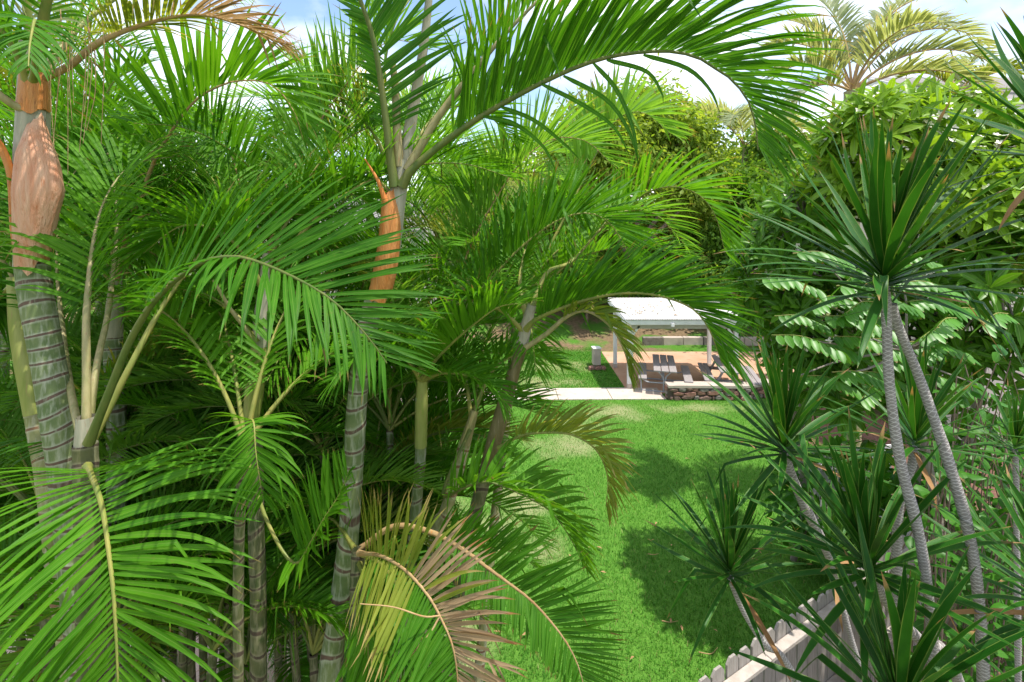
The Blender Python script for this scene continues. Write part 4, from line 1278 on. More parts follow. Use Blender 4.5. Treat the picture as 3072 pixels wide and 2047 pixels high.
frond(I, px_path([(1268, 1140, 3.2), (1340, 1120, 3.0), (1440, 1140, 2.9), (1520, 1210, 2.85)]), Lm=.34, n=36, vee=30, droop=.9, t0=.15, mat="leaf", lod=1)
frond(I, px_path([(1262, 1140, 3.2), (1200, 1060, 3.0), (1100, 1060, 2.8), (1000, 1140, 2.7)]), Lm=.38, n=38, vee=25, droop=.8, t0=.2, mat="leaf", lod=1)

tp = [W(1395, 1330, 3.3), W(1365, 1440, 3.3), W(1335, 1540, 3.3), W(1300, 1650, 3.3)]
J = Thing("palm_tree", "short tan palm stem leaning beside the leaning olive palm", "palm", (tp[-1][0] - .1, tp[-1][1], 0), PALMS)
stem(J, tp, .040, M["trunk_pale"], ring=.16)
shaft(J, px_path([(1425, 1230, 3.3), (1410, 1280, 3.3), (1392, 1340, 3.3)]), [.024, .032, .04], M["petiole"])
frond(J, px_path([(1410, 1290, 3.2), (1350, 1420, 3.0), (1330, 1490, 2.85), (1400, 1460, 2.75), (1458, 1446, 2.72), (1520, 1464, 2.7), (1591, 1497, 2.68), (1649, 1532, 2.67), (1693, 1586, 2.66), (1724, 1639, 2.66), (1753, 1705, 2.66)]),
      Lm=.32, n=48, vee=55, roll=-5, droop=.55, t0=.34, r0=.009, mat="leaf", rmat="rachis_dark", single=True, ang=(62, 34), width=.024, kinks=.06, out=0, label="green frond curving down over the lawn edge")
frond(J, px_path([(1418, 1250, 3.3), (1480, 1110, 3.4), (1580, 1060, 3.5), (1700, 1110, 3.5)]), Lm=.34, n=38, vee=40, droop=.7, t0=.2, mat="leaf", lod=1)
frond(J, px_path([(1415, 1260, 3.3), (1390, 1120, 3.5), (1320, 1040, 3.7), (1220, 1060, 3.8)]), Lm=.36, n=38, vee=40, droop=.7, t0=.2, mat="leaf", lod=1)
frond(J, px_path([(1420, 1250, 3.35), (1450, 1050, 3.8), (1520, 900, 4.2), (1640, 850, 4.4), (1740, 900, 4.5)]), Lm=.45, n=38, vee=45, droop=.6, t0=.25, mat="leaf", lod=1)

# K: low palm at the foot of the central trunk with browning fronds
K = Thing("palm_tree", "low palm with browning fronds at the foot of the central trunk", "palm", (*W(1085, 1700, 2.6)[:2], 0), PALMS)
stem(K, [W(1075, 1650, 2.6), W(1070, 1780, 2.6), W(1064, 2000, 2.6)], .034, M["trunk_dark"], ring=.1)
frond(K, px_path([(1076, 1660, 2.55), (1143, 1668, 2.4), (1215, 1710, 2.28), (1280, 1781, 2.2), (1319, 1847, 2.15), (1358, 1938, 2.1), (1374, 2050, 2.08), (1378, 2200, 2.06)]),
      Lm=.38, n=80, young="leaf_yellow", young_to=.42, vee=16, roll=(-58, -78), droop=.30, t0=.08, r0=.0095, mat="leaf_tan", mat2="leaf_dark", rmat="rachis_tan", single=True, ang=(84, 58), width=.019, out=-20, base=.8, label="half-dead frond with pink-brown leaflets")
frond(K, px_path([(1080, 1650, 2.65), (1180, 1580, 2.6), (1300, 1600, 2.5), (1400, 1656, 2.42), (1453, 1696, 2.38), (1520, 1745, 2.34), (1591, 1799, 2.3), (1649, 1861, 2.27), (1702, 1932, 2.25), (1738, 2008, 2.24), (1760, 2100, 2.24)]),
      Lm=.36, n=68, vee=22, roll=-62, droop=(.12, .7), t0=.34, r0=.013, mat="leaf_dark", rmat="rachis_tan", single=True, sides=(1.0, .55), ang=(72, 48), width=.020, out=-12, kinks=.08, label="dark frond with orange-brown midrib over the lawn")
frond(K, px_path([(1078, 1690, 2.55), (1090, 1730, 2.45), (1098, 1820, 2.38), (1105, 1950, 2.33), (1110, 2120, 2.3)]), Lm=.30, n=30, vee=-5, droop=.5, t0=.3, r0=.009, mat="leaf", ang=(38, 16), out=-90, width=.03, lod=1)
frond(K, px_path([(1076, 1660, 2.6), (1150, 1700, 2.5), (1230, 1830, 2.45), (1290, 2000, 2.42), (1320, 2200, 2.4)]), Lm=.36, n=40, vee=25, roll=-20, droop=.6, t0=.1, mat="leaf_dark", lod=1)
frond(K, px_path([(1066, 1650, 2.7), (1000, 1560, 3.1), (950, 1570, 3.3), (890, 1664, 3.4), (850, 1800, 3.4), (830, 1950, 3.4)]), Lm=.36, n=40, vee=25, roll=25, droop=.5, t0=.1, mat="leaf", lod=1)
petiole(K, [(1318, 1848, 2.14), (1270, 1850, 2.1), (1180, 1822, 2.06), (1080, 1812, 2.03)], .0045, .0025, "rachis_tan", "bent_leaflet", 5)
petiole(K, [(1318, 1850, 2.14), (1290, 1900, 2.12), (1230, 1970, 2.1), (1170, 2050, 2.1)], .0045, .0028, "rachis_tan", "bent_leaflet", 5)

# L: small fronds in the lower middle
L = Thing("palm_tree", "young palm with small bright fronds drooping before the slender trunk", "palm", (*W(720, 1700, 2.7)[:2], 0), PALMS)
stem(L, [W(735, 1330, 2.62), W(722, 1500, 2.65), W(715, 1750, 2.7), W(715, 1980, 2.7)], .026, M["trunk_dark"], ring=.09)
frond(L, px_path([(736, 1340, 2.6), (745, 1270, 2.5), (761, 1268, 2.42), (767, 1350, 2.36), (777, 1422, 2.33), (790, 1500, 2.32)]), Lm=.30, n=32, vee=10, droop=.85, t0=.30, r0=.0065, mat="leaf", single=True, ang=(74, 34), width=.020, out=-90, label="small drooping frond in front of the slender trunk")
frond(L, px_path([(734, 1350, 2.6), (800, 1560, 2.5), (880, 1690, 2.42), (930, 1630, 2.38), (966, 1566, 2.36), (1019, 1481, 2.36), (1048, 1410, 2.36)]), Lm=.30, n=36, vee=30, roll=-30, droop=.15, t0=.48, r0=.008, mat="leaf", single=True, ang=(62, 40), width=.023, out=10, label="mid green frond crossing the central trunk")
for az, e0, e1, ln in ((2.9, 1.1, -.3, 1.5), (.6, .9, -.6, 1.3), (1.5, 1.2, -.3, 1.6), (2.2, 1.0, -.5, 1.4)):
    frond(L, arch(W(735, 1345, 2.62), az, ln, e0, e1), Lm=.34, n=36, vee=25, droop=.8, t0=.22, mat="leaf", lod=1, width=.024)

# F: further palms filling the grove
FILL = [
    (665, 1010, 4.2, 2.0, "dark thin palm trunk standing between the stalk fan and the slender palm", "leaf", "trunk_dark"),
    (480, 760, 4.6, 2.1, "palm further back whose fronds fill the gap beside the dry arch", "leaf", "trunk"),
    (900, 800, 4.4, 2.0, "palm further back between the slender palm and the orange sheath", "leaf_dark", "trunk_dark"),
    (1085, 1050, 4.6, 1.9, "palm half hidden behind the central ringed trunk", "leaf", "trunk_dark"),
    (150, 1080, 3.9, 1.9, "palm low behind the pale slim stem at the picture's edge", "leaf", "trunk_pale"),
    (430, 1280, 3.6, 1.6, "bushy palm filling the space beside the stalk fan", "leaf_sunlit", "trunk_dark"),
    (900, 1290, 3.7, 1.6, "dense palm behind the slender trunk in mid grove", "leaf_sunlit", "trunk_dark"),
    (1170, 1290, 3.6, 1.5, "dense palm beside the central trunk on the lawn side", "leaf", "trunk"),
    (560, 1620, 3.6, 1.5, "low palm whose fronds cover the pale paving", "leaf_sunlit", "trunk_dark"),
    (130, 1560, 3.2, 1.6, "low palm under the big near frond", "leaf_sunlit", "trunk_dark"),
    (880, 1720, 3.4, 1.4, "low palm between slender and central trunks near the ground", "leaf_sunlit", "trunk_dark"),
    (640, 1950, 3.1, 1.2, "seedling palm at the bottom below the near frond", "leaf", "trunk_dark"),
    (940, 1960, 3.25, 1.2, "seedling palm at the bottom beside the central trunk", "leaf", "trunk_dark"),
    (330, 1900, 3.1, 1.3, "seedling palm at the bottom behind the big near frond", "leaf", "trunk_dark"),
    (1330, 760, 5.4, 2.1, "sunlit palm behind the deep green arching frond", "leaf_sunlit", "trunk"),
    (1110, 560, 6.0, 2.2, "sunlit palm behind the orange sheath against the sky", "leaf_sunlit", "trunk"),
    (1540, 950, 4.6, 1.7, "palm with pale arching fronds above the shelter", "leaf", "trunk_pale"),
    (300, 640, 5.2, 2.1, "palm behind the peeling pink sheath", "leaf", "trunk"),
    (250, 1010, 6.4, 2.0, "sunlit palm far back seen through the stalk fan", "leaf_sunlit", "trunk_pale"),
    (560, 1140, 6.2, 2.0, "sunlit palm far back beside the dark thin trunk", "leaf_sunlit", "trunk_pale"),
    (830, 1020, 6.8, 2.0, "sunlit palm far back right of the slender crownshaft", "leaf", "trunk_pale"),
    (1010, 1190, 6.2, 1.9, "sunlit palm far back beside the central ringed trunk", "leaf_sunlit", "trunk_pale"),
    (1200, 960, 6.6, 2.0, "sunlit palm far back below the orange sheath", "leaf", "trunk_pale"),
    (60, 1790, 3.7, 1.5, "low palm behind the thick ringed trunk near the ground", "leaf_sunlit", "trunk_dark"),
    (470, 1840, 4.0, 1.5, "low palm over the paving behind the big near frond", "leaf_sunlit", "trunk_dark"),
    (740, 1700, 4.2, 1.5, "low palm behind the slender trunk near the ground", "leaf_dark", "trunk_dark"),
    (1060, 1830, 3.9, 1.4, "low palm behind the foot of the central trunk", "leaf_sunlit", "trunk_dark"),
    (680, 1330, 4.6, 1.7, "palm behind the young drooping palm in mid grove", "leaf_sunlit", "trunk_dark"),
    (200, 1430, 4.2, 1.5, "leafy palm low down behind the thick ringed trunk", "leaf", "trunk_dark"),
    (390, 1560, 4.5, 1.5, "leafy palm low down behind the stalk fan", "leaf_sunlit", "trunk_dark"),
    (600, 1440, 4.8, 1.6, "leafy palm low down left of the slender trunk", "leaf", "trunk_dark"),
    (860, 1500, 4.4, 1.5, "leafy palm low down between slender and central trunks", "leaf_sunlit", "trunk_dark"),
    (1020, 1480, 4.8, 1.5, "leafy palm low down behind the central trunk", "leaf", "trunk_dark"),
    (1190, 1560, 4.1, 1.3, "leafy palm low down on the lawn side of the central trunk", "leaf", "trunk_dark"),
    (520, 1950, 4.2, 1.3, "leafy palm at the bottom between the near frond and slender trunk", "leaf_sunlit", "trunk_dark"),
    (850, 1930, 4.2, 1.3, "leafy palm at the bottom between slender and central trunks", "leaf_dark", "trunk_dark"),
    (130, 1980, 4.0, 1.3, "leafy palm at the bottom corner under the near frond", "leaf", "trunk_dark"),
    (350, 1640, 3.5, 1.3, "leafy palm clump right behind the big near frond's midrib", "leaf_sunlit", "trunk_dark"),
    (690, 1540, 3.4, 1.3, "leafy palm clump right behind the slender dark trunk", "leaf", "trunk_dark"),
    (970, 1360, 3.5, 1.4, "leafy palm clump beside the upper rings of the central trunk", "leaf_sunlit", "trunk_dark"),
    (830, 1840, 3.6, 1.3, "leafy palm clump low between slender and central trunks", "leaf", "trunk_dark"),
    (460, 1440, 3.8, 1.4, "leafy palm clump between stalk fan and slender trunk", "leaf_sunlit", "trunk_dark"),
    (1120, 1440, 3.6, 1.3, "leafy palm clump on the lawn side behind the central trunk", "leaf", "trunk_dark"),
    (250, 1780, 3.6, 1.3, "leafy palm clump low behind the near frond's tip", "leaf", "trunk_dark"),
    (600, 1250, 3.7, 1.4, "leafy palm clump beside the slender yellow-green crownshaft", "leaf_sunlit", "trunk_dark"),
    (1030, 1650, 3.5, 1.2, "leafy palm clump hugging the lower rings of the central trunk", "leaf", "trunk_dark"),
    (740, 1990, 3.4, 1.2, "leafy palm clump at the bottom under the young drooping palm", "leaf_sunlit", "trunk_dark"),
    (400, 2000, 3.5, 1.2, "leafy palm clump at the bottom beyond the near frond's tip", "leaf_sunlit", "trunk_dark"),
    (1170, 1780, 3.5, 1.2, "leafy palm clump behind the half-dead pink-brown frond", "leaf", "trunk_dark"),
    (545, 1770, 3.4, 1.3, "leafy palm clump between near frond and slender trunk", "leaf_sunlit", "trunk_dark"),
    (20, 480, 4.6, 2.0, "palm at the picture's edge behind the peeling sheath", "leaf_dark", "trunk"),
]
for k, (px, py, d, ln, lab, mt, tm) in enumerate(FILL):
    c = W(px, py, d)
    q = Thing("palm_tree", lab, "palm", (c[0] + random.uniform(-.2, .2), c[1] + random.uniform(-.1, .2), 0), PALMS)
    if px == 1540:
        g_ = W(1385, 1700, 4.3)
        q.base = np.array([g_[0], g_[1], 0.0])
        q.root.location = q.base
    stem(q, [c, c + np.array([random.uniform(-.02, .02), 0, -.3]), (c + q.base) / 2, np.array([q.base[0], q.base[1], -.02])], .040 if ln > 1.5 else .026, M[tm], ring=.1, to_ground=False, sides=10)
    nf = 11 if ln > 1.6 else 12
    a0 = random.uniform(0, 6.3)
    for j in range(nf):
        az = a0 + j * 2.399
        young = j / nf
        e0 = 1.45 - .75 * (1 - young) + random.uniform(-.1, .1)
        e1 = -.15 - .75 * (1 - young) + random.uniform(-.2, .2)
        # keep the fronds of low palms from reaching the lens
        ll = ln * random.uniform(.85, 1.1)
        if d < 3.95 and math.sin(az) < -.15:
            az = random.choice([0, math.pi]) + random.uniform(-.3, .7) * random.choice([1, -.4])
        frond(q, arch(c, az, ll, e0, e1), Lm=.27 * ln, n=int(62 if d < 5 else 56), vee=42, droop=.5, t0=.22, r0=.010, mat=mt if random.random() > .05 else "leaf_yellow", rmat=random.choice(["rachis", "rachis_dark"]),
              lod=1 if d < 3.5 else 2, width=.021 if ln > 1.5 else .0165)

# two explicit fronds of the palm above the shelter
q7 = [o for o in bpy.data.objects if o.get("label") == "palm with pale arching fronds above the shelter"][0]
th7 = Thing.__new__(Thing)
th7.root, th7.base = q7, np.array(q7.location)
frond(th7, px_path([(1545, 945, 4.6), (1640, 850, 4.7), (1720, 770, 4.8), (1816, 675, 4.8), (1887, 616, 4.7), (1943, 577, 4.6), (2020, 560, 4.5), (2096, 585, 4.5), (2147, 650, 4.5), (2175, 760, 4.5)]), Lm=.62, n=52, vee=58, droop=.4, t0=.25, r0=.014, mat="leaf", rmat="rachis", lod=1, width=.036, ang=(58, 32))
frond(th7, px_path([(1545, 945, 4.6), (1640, 760, 4.8), (1740, 560, 5.0), (1795, 450, 5.1), (1830, 385, 5.1), (1873, 343, 5.1), (1935, 340, 5.1), (2010, 400, 5.1)]), Lm=.75, n=48, vee=62, droop=.3, t0=.35, r0=.014, mat="leaf_sunlit", rmat="rachis", lod=1, width=.045, ang=(60, 24))

# ------------------------------------------------------------------ palms far back
def far_palm(px, py, d, lab, mt, specs, R=.10, Lm=.8, tm="trunk_pale", rmat="rachis_tan", sc=1.0):
    c = W(px, py, d)
    b = np.array([c[0], c[1], float(gz(c[0], c[1]))])
    q = Thing("palm_tree", lab, "palm", b, "palms beyond the lawn")
    stem(q, [c, c - np.array([0, 0, .8]), (c + b) / 2, b - np.array([0, 0, .05])], R, M[tm], ring=.14, to_ground=False, sides=10)
    for az, e0, e1, ln in specs:
        frond(q, arch(c, az, ln * sc, e0, e1, wob=.03), Lm=Lm, n=56, vee=38, droop=.6, t0=.2, r0=.025, mat=mt, rmat=rmat, lod=2, width=.045 * sc)
    return q


far_palm(2555, 275, 9.5, "sun-bleached palm with arching fronds above the flowering shrubs", "leaf_grey",
         [(.15, 1.35, -.5, 2.7), (.0, 1.0, -.9, 2.6), (-.1, .75, -1.0, 2.4), (.5, 1.2, -.4, 2.5), (1.6, 1.5, .4, 2.2), (2.9, 1.2, -.7, 1.7), (3.3, .7, -1.1, 1.6), (-1.4, 1.0, -.9, 1.8), (-.5, .4, -1.1, 1.9), (2.2, 1.3, .2, 2.0), (3.6, .2, -1.3, 1.5)], R=.13, Lm=.60, sc=1.22)
far_palm(2235, 440, 26.5, "grey-green palm with round drooping fronds beyond the long arched frond", "leaf_grey",
         [(3.1, 1.0, -1.0, 2.0), (2.7, 1.2, -.8, 2.0), (3.5, .8, -1.1, 1.9), (-2.2, .8, -1.0, 1.8), (.2, 1.0, -.9, 1.8), (1.4, 1.2, -.4, 1.8), (-1.0, .6, -1.1, 1.7), (-.3, .4, -1.2, 1.6)], R=.16, Lm=1.4, sc=2.4)
far_palm(2870, 290, 12, "small yellow-green palm tip beside the house roof", "leaf_yellow",
         [(.5, 1.3, -.3, 1.8), (.0, 1.0, -.8, 1.7), (2.6, 1.1, -.6, 1.5), (-.6, .8, -.8, 1.6), (1.5, 1.3, .1, 1.5)], R=.07, Lm=.5)
far_palm(2200, 640, 25, "short palm in the shade behind the shelter", "leaf",
         [(3.1, 1.0, -1.0, 2.2), (2.5, 1.1, -.7, 2.0), (3.8, .9, -1.0, 2.2), (-1.6, .9, -1.0, 2.1), (0, 1.1, -.8, 2.0), (-.7, .8, -1.1, 2.0), (1.2, 1.2, -.5, 1.8)], R=.2, Lm=1.0, sc=1.7)


# ------------------------------------------------------------------ broad-leaved trees and shrubs
def limb(a, b, sag=.1, n=7):
    a, b = np.asarray(a, float), np.asarray(b, float)
    m = (a + b) / 2 + RNG.normal(0, .06, 3) * np.linalg.norm(b - a) + np.array([0, 0, sag * np.linalg.norm(b - a)])
    return spline([a, m, b], n)[0]


ELL = np.interp(np.linspace(0, 1, 5), [0, .15, .45, .75, 1], [.12, .55, 1, .75, .06])


def emit_leaves(th, P, D, WD, L, wd, droop, mat, n_single, segs=4, fold=.3, prof=ELL, parent=None, name="leaf", mass="foliage", rnd=None):
    """the n_single blades nearest the camera become objects of their own, the rest one mass"""
    v, uv, Q = ribbons(P, D, WD, L, wd, droop, segs, fold, prof=prof, curl=.12)
    n = len(v)
    r = np.clip(RNG.normal(.45, .25, n), 0, 1) if rnd is None else rnd
    cen = v.mean(1)
    infront = cen[:, 1] > .3
    sx = (cen[:, 0] / np.maximum(cen[:, 1], .3)) * FPX + CX
    sy = HY - (cen[:, 2] - HC) / np.maximum(cen[:, 1], .3) * FPX
    inview = infront & (sx > 0) & (sx < 3072) & (sy > 0) & (sy < 2047)
    key = np.where(inview, cen[:, 1], 1e6)
    order = np.argsort(key)
    single = order[:n_single]
    rest = order[n_single:]
    for k in single:
        th.part(name, v[k], Q, M[mat], parent=parent, uv=uv, rnd=np.full(v.shape[1], r[k]))
    if len(rest):
        vv, F, uvs = many(v[rest], uv, Q)
        th.part(mass, vv, F, M[mat], parent=parent, stuff=True, uv=uvs, rnd=np.repeat(r[rest], v.shape[1]))


def plumeria(lab, base, lobes, nwh, mat, leaf=.26, n_single=280, flowers=.12, trunk_r=.07):
    """lobes: (centre, radii). Whorls of long leaves at branch ends, white flower heads"""
    th = Thing("plumeria_tree", lab, "tree", base, "flowering shrubs along the fence side")
    base = np.asarray(base, float)
    cs, ns = [], []
    vol = np.array([np.prod(r) ** (2 / 3) for _, r in lobes])
    vol /= vol.sum()
    for (c, r), f_ in zip(lobes, vol):
        m = max(4, int(nwh * f_))
        d = unit(RNG.normal(0, 1, (m, 3)))
        d[:, 2] = np.abs(d[:, 2]) * np.where(RNG.random(m) < .75, 1, -.6)
        d[:, 1] -= .25
        d = unit(d)
        rad = RNG.uniform(.55, 1.05, m) ** .7
        cs.append(np.asarray(c) + d * np.asarray(r) * rad[:, None])
        ns.append(unit(d / np.asarray(r) + np.array([0, -.1, .55])))
    c_, n_ = np.concatenate(cs), np.concatenate(ns)
    # trunk and branches
    mid = np.mean([c for c, _ in lobes], axis=0)
    fork = base * .55 + mid * .45
    V, F, uv = tube(limb(base, fork, 0, 10), np.linspace(trunk_r, trunk_r * .7, 10), 9)
    th.part("trunk", V, F, M["bark_grey"])
    for (c, r) in lobes:
        V, F, uv = tube(limb(fork, np.asarray(c), .05, 8), np.linspace(trunk_r * .6, trunk_r * .35, 8), 7)
        br = th.part("branch", V, F, M["bark_grey"])
        dd = np.linalg.norm(c_ - np.asarray(c), axis=1)
        for k in np.argsort(dd)[::3][:26]:
            V, F, uv = tube(limb(np.asarray(c), c_[k] - n_[k] * .02, .02, 6), np.linspace(trunk_r * .28, .011, 6), 6)
            th.part("twig", V, F, M["bark_grey"], parent=br)
    # leaves
    P, D, Wd_, Ls = [], [], [], []
    for k in range(len(c_)):
        m = RNG.integers(9, 15)
        ax_ = n_[k]
        u_ = unit(np.cross(ax_, RNG.normal(0, 1, 3)))
        v_ = np.cross(ax_, u_)
        a = np.arange(m) * 2.399 + RNG.uniform(0, 6)
        pol = np.radians(np.linspace(38, 98, m) + RNG.normal(0, 6, m))
        d = np.cos(pol)[:, None] * ax_ + np.sin(pol)[:, None] * (np.cos(a)[:, None] * u_ + np.sin(a)[:, None] * v_)
        P.append(np.repeat(c_[k][None], m, 0) + d * .01)
        D.append(d)
        Wd_.append(np.cross(ax_[None], d))
        Ls.append(leaf * RNG.uniform(.7, 1.15, m))
    P, D, Wd_, Ls = map(np.concatenate, (P, D, Wd_, Ls))
    emit_leaves(th, P, D, Wd_, Ls, Ls * .24, .45, mat, n_single)
    # flower heads: clusters of five-petalled flowers
    fp, fdir, fw, fl = [], [], [], []
    pick = np.where(RNG.random(len(c_)) < flowers)[0]
    for k in pick:
        for j in range(RNG.integers(3, 8)):
            o_ = c_[k] + n_[k] * .09 + RNG.normal(0, .05, 3)
            ax_ = unit(n_[k] + RNG.normal(0, .4, 3))
            u_ = unit(np.cross(ax_, RNG.normal(0, 1, 3)))
            v_ = np.cross(ax_, u_)
            for q_ in range(5):
                a = q_ * 2 * math.pi / 5
                d = unit(.35 * ax_ + math.cos(a) * u_ + math.sin(a) * v_)
                fp.append(o_)
                fdir.append(d)
                fw.append(np.cross(ax_, d))
                fl.append(.044)
    if fp:
        v, uv, Q = ribbons(np.array(fp), np.array(fdir), np.array(fw), np.array(fl), .030, .2, 3, .2, prof=np.array([.3, 1, .9, .25]), cols=2)
        vv, F, uvs = many(v, uv, Q)
        th.part("blossom", vv, F, M["petal"], stuff=True, uv=uvs)
    return th


PL = []
c = W(2760, 520, 6.6)
plumeria("tall sunlit plumeria with white blossom below the house roof", (c[0] + .2, c[1] + .3, 0),
         [(W(2640, 440, 6.4), (.75, .7, .65)), (W(2790, 400, 6.9), (.9, .8, .6)), (W(2960, 580, 6.4), (.9, .8, .75)), (W(2780, 590, 6.1), (.9, .6, .6)), (W(2980, 680, 5.9), (.8, .7, .6)), (W(2560, 560, 6.6), (.6, .6, .6))],
         330, "plum", .33, 290, .38)
c = W(2370, 800, 7.6)
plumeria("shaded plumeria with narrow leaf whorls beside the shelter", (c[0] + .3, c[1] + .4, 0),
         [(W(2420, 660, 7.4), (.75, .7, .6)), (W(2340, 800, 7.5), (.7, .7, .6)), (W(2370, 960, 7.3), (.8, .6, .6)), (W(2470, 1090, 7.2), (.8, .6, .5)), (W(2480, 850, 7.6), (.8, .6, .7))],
         260, "plum_shaded", .30, 290, .10)
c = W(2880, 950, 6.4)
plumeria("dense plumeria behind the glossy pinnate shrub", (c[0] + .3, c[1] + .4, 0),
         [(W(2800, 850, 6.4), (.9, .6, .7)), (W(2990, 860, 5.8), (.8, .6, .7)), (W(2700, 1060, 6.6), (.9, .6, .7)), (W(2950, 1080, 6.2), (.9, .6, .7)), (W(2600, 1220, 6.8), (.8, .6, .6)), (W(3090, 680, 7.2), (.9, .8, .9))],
         280, "plum_shaded", .31, 280, .06)

# glossy pinnate shrub behind the dracaena canes
c = W(2760, 1150, 4.7)
th = Thing("pinnate_shrub", "shrub with rows of glossy oval leaflets behind the two grey canes", "shrub", (c[0], c[1], 0))
hub = np.array([c[0], c[1], 0.0])
crown_c = W(2720, 1050, 4.8)
V, F, uv = tube(limb(hub, crown_c, 0, 10), np.linspace(.05, .03, 10), 8)
th.part("trunk", V, F, M["bark_grey"])
sg = 0
specs = []
for row, (y, x0, x1, nl) in enumerate(((800, 2470, 2860, 5), (860, 2440, 2900, 6), (930, 2430, 2930, 6), (1000, 2440, 2960, 6), (1070, 2450, 2960, 6), (1140, 2480, 2960, 5), (1210, 2560, 2900, 4))):
    for k in range(nl):
        specs.append((x0 + (x1 - x0) * (k + .5) / nl + random.uniform(-35, 35), y + random.uniform(-28, 28), random.uniform(4.2, 5.1)))
for k, (x, y, d) in enumerate(sorted(specs, key=lambda q_: q_[2])):
    tip = W(x, y, d)
    sgn = 1 if random.random() < .5 else -1
    st = tip + np.array([sgn * .42, random.uniform(.05, .3), .06])
    C = spline([st, (st + tip) / 2 + np.array([0, 0, .05]), tip], 12)[0]
    rv, rf_, ruv = tube(C, np.linspace(.006, .0025, 12), 5)
    lf = th.part("leaf", rv, rf_, M["rachis"], uv=ruv)
    T = unit(np.gradient(C, axis=0))
    ii = np.linspace(1, 11, 8)
    p = np.stack([np.interp(ii, np.arange(12), C[:, j]) for j in range(3)], 1)
    tt_ = unit(np.stack([np.interp(ii, np.arange(12), T[:, j]) for j in range(3)], 1))
    for sd in (-1, 1):
        S_ = unit(np.cross(tt_, (0, 0, 1.))) * sd
        D = unit(S_ * .55 + tt_ * .35 + np.array([0, -.15 if sd > 0 else -.5, -.45]))
        v, uv, Q = ribbons(p, D, tt_, .155 * RNG.uniform(.8, 1.1, 8), .068, .35, 4, .22, prof=np.array([.2, .85, 1, .8, .12]))
        if sg < 290:
            for j in range(8):
                th.part("leaflet", v[j], Q, M["pinnate"], parent=lf, uv=uv, rnd=np.full(v.shape[1], random.random()))
                sg += 1
        else:
            vv, F, uvs = many(v, uv, Q)
            th.part("leaflets", vv, F, M["pinnate"], parent=lf, stuff=True, uv=uvs, rnd=np.repeat(RNG.random(8), v.shape[1]))
    if k % 2 == 0:
        V, F, uv_ = tube(limb(crown_c, st, 0, 7), np.linspace(.014, .006, 7), 5)
        th.part("twig", V, F, M["bark_grey"])

# dark leafy climber in the lower corner
HEART = np.array([.35, 1.0, .92, .6, .05])
c = W(2990, 1500, 4.0)
th = Thing("climber_shrub", "dark climber with heart-shaped leaves above the mulch corner", "shrub", (c[0], c[1] + .4, 0))
P, D, Wd_ = [], [], []
for k in range(95):
    x, y, d = random.uniform(2810, 3140), random.uniform(1080, 1780), random.uniform(3.6, 5.2)
    if y > 1560 and x < 2900:
        continue
    p1 = W(x, y, d)
    p0 = np.array([p1[0] + random.uniform(-.3, .3), p1[1] + random.uniform(.1, .5), random.uniform(0, .4)])
    C = limb(p0, p1, 0, 9)
    V, F, uv = tube(C, np.linspace(.009, .004, 9), 5)
    th.part("stem", V, F, M["bark"])
    m = 11
    ii = np.linspace(3, 8, m)
    pp = np.stack([np.interp(ii, np.arange(9), C[:, j]) for j in range(3)], 1) + RNG.normal(0, .09, (m, 3))
    dd = unit(RNG.normal(0, 1, (m, 3)) * np.array([1, .7, .5]) + np.array([0, -.6, -.2]))
    P.append(pp)
    D.append(dd)
    Wd_.append(unit(np.cross(dd, RNG.normal(0, .5, (m, 3)) + np.array([0, -.5, 1]))))
P, D, Wd_ = map(np.concatenate, (P, D, Wd_))
emit_leaves(th, P, D, Wd_, .115 * RNG.uniform(.7, 1.3, len(P)), .085 * RNG.uniform(.8, 1.2, len(P)), .5, "vine", 290, prof=HEART)
# low bushes between the fence end and the shrubs
for bx, by, bd, bh, blab in ((2760, 1420, 6.6, 1.0, "low leafy bush behind the end of the picket fence"), (3060, 1250, 6.4, 1.6, "leafy bush against the pale house wall"), (2560, 1340, 7.6, 1.1, "low leafy bush before the pale board fence")):
  c = W(bx, by, bd)
  th = Thing("leafy_bush", blab, "bush", (c[0], c[1] + .3, 0))
  m = 1300
  dd = unit(RNG.normal(0, 1, (m, 3)))
  pp = np.array([c[0], c[1] + .2, bh * .95]) + dd * np.array([1.15, .7, .95 * bh]) * RNG.uniform(.6, 1, (m, 1))
  emit_leaves(th, pp, unit(dd + RNG.normal(0, .5, (m, 3)) + np.array([0, 0, -.2])), RNG.normal(0, 1, (m, 3)), .14, .095, .4, "vine", 150, prof=HEART)
  for k in range(9):
    a = random.uniform(0, 6.3)
    V, F, uv = tube(limb((c[0], c[1] + .3, 0), (c[0] + math.cos(a) * .8, c[1] + .2 + math.sin(a) * .5, 1.2 * bh), 0, 7), np.linspace(.016, .006, 7), 5)
    th.part("stem", V, F, M["bark"])


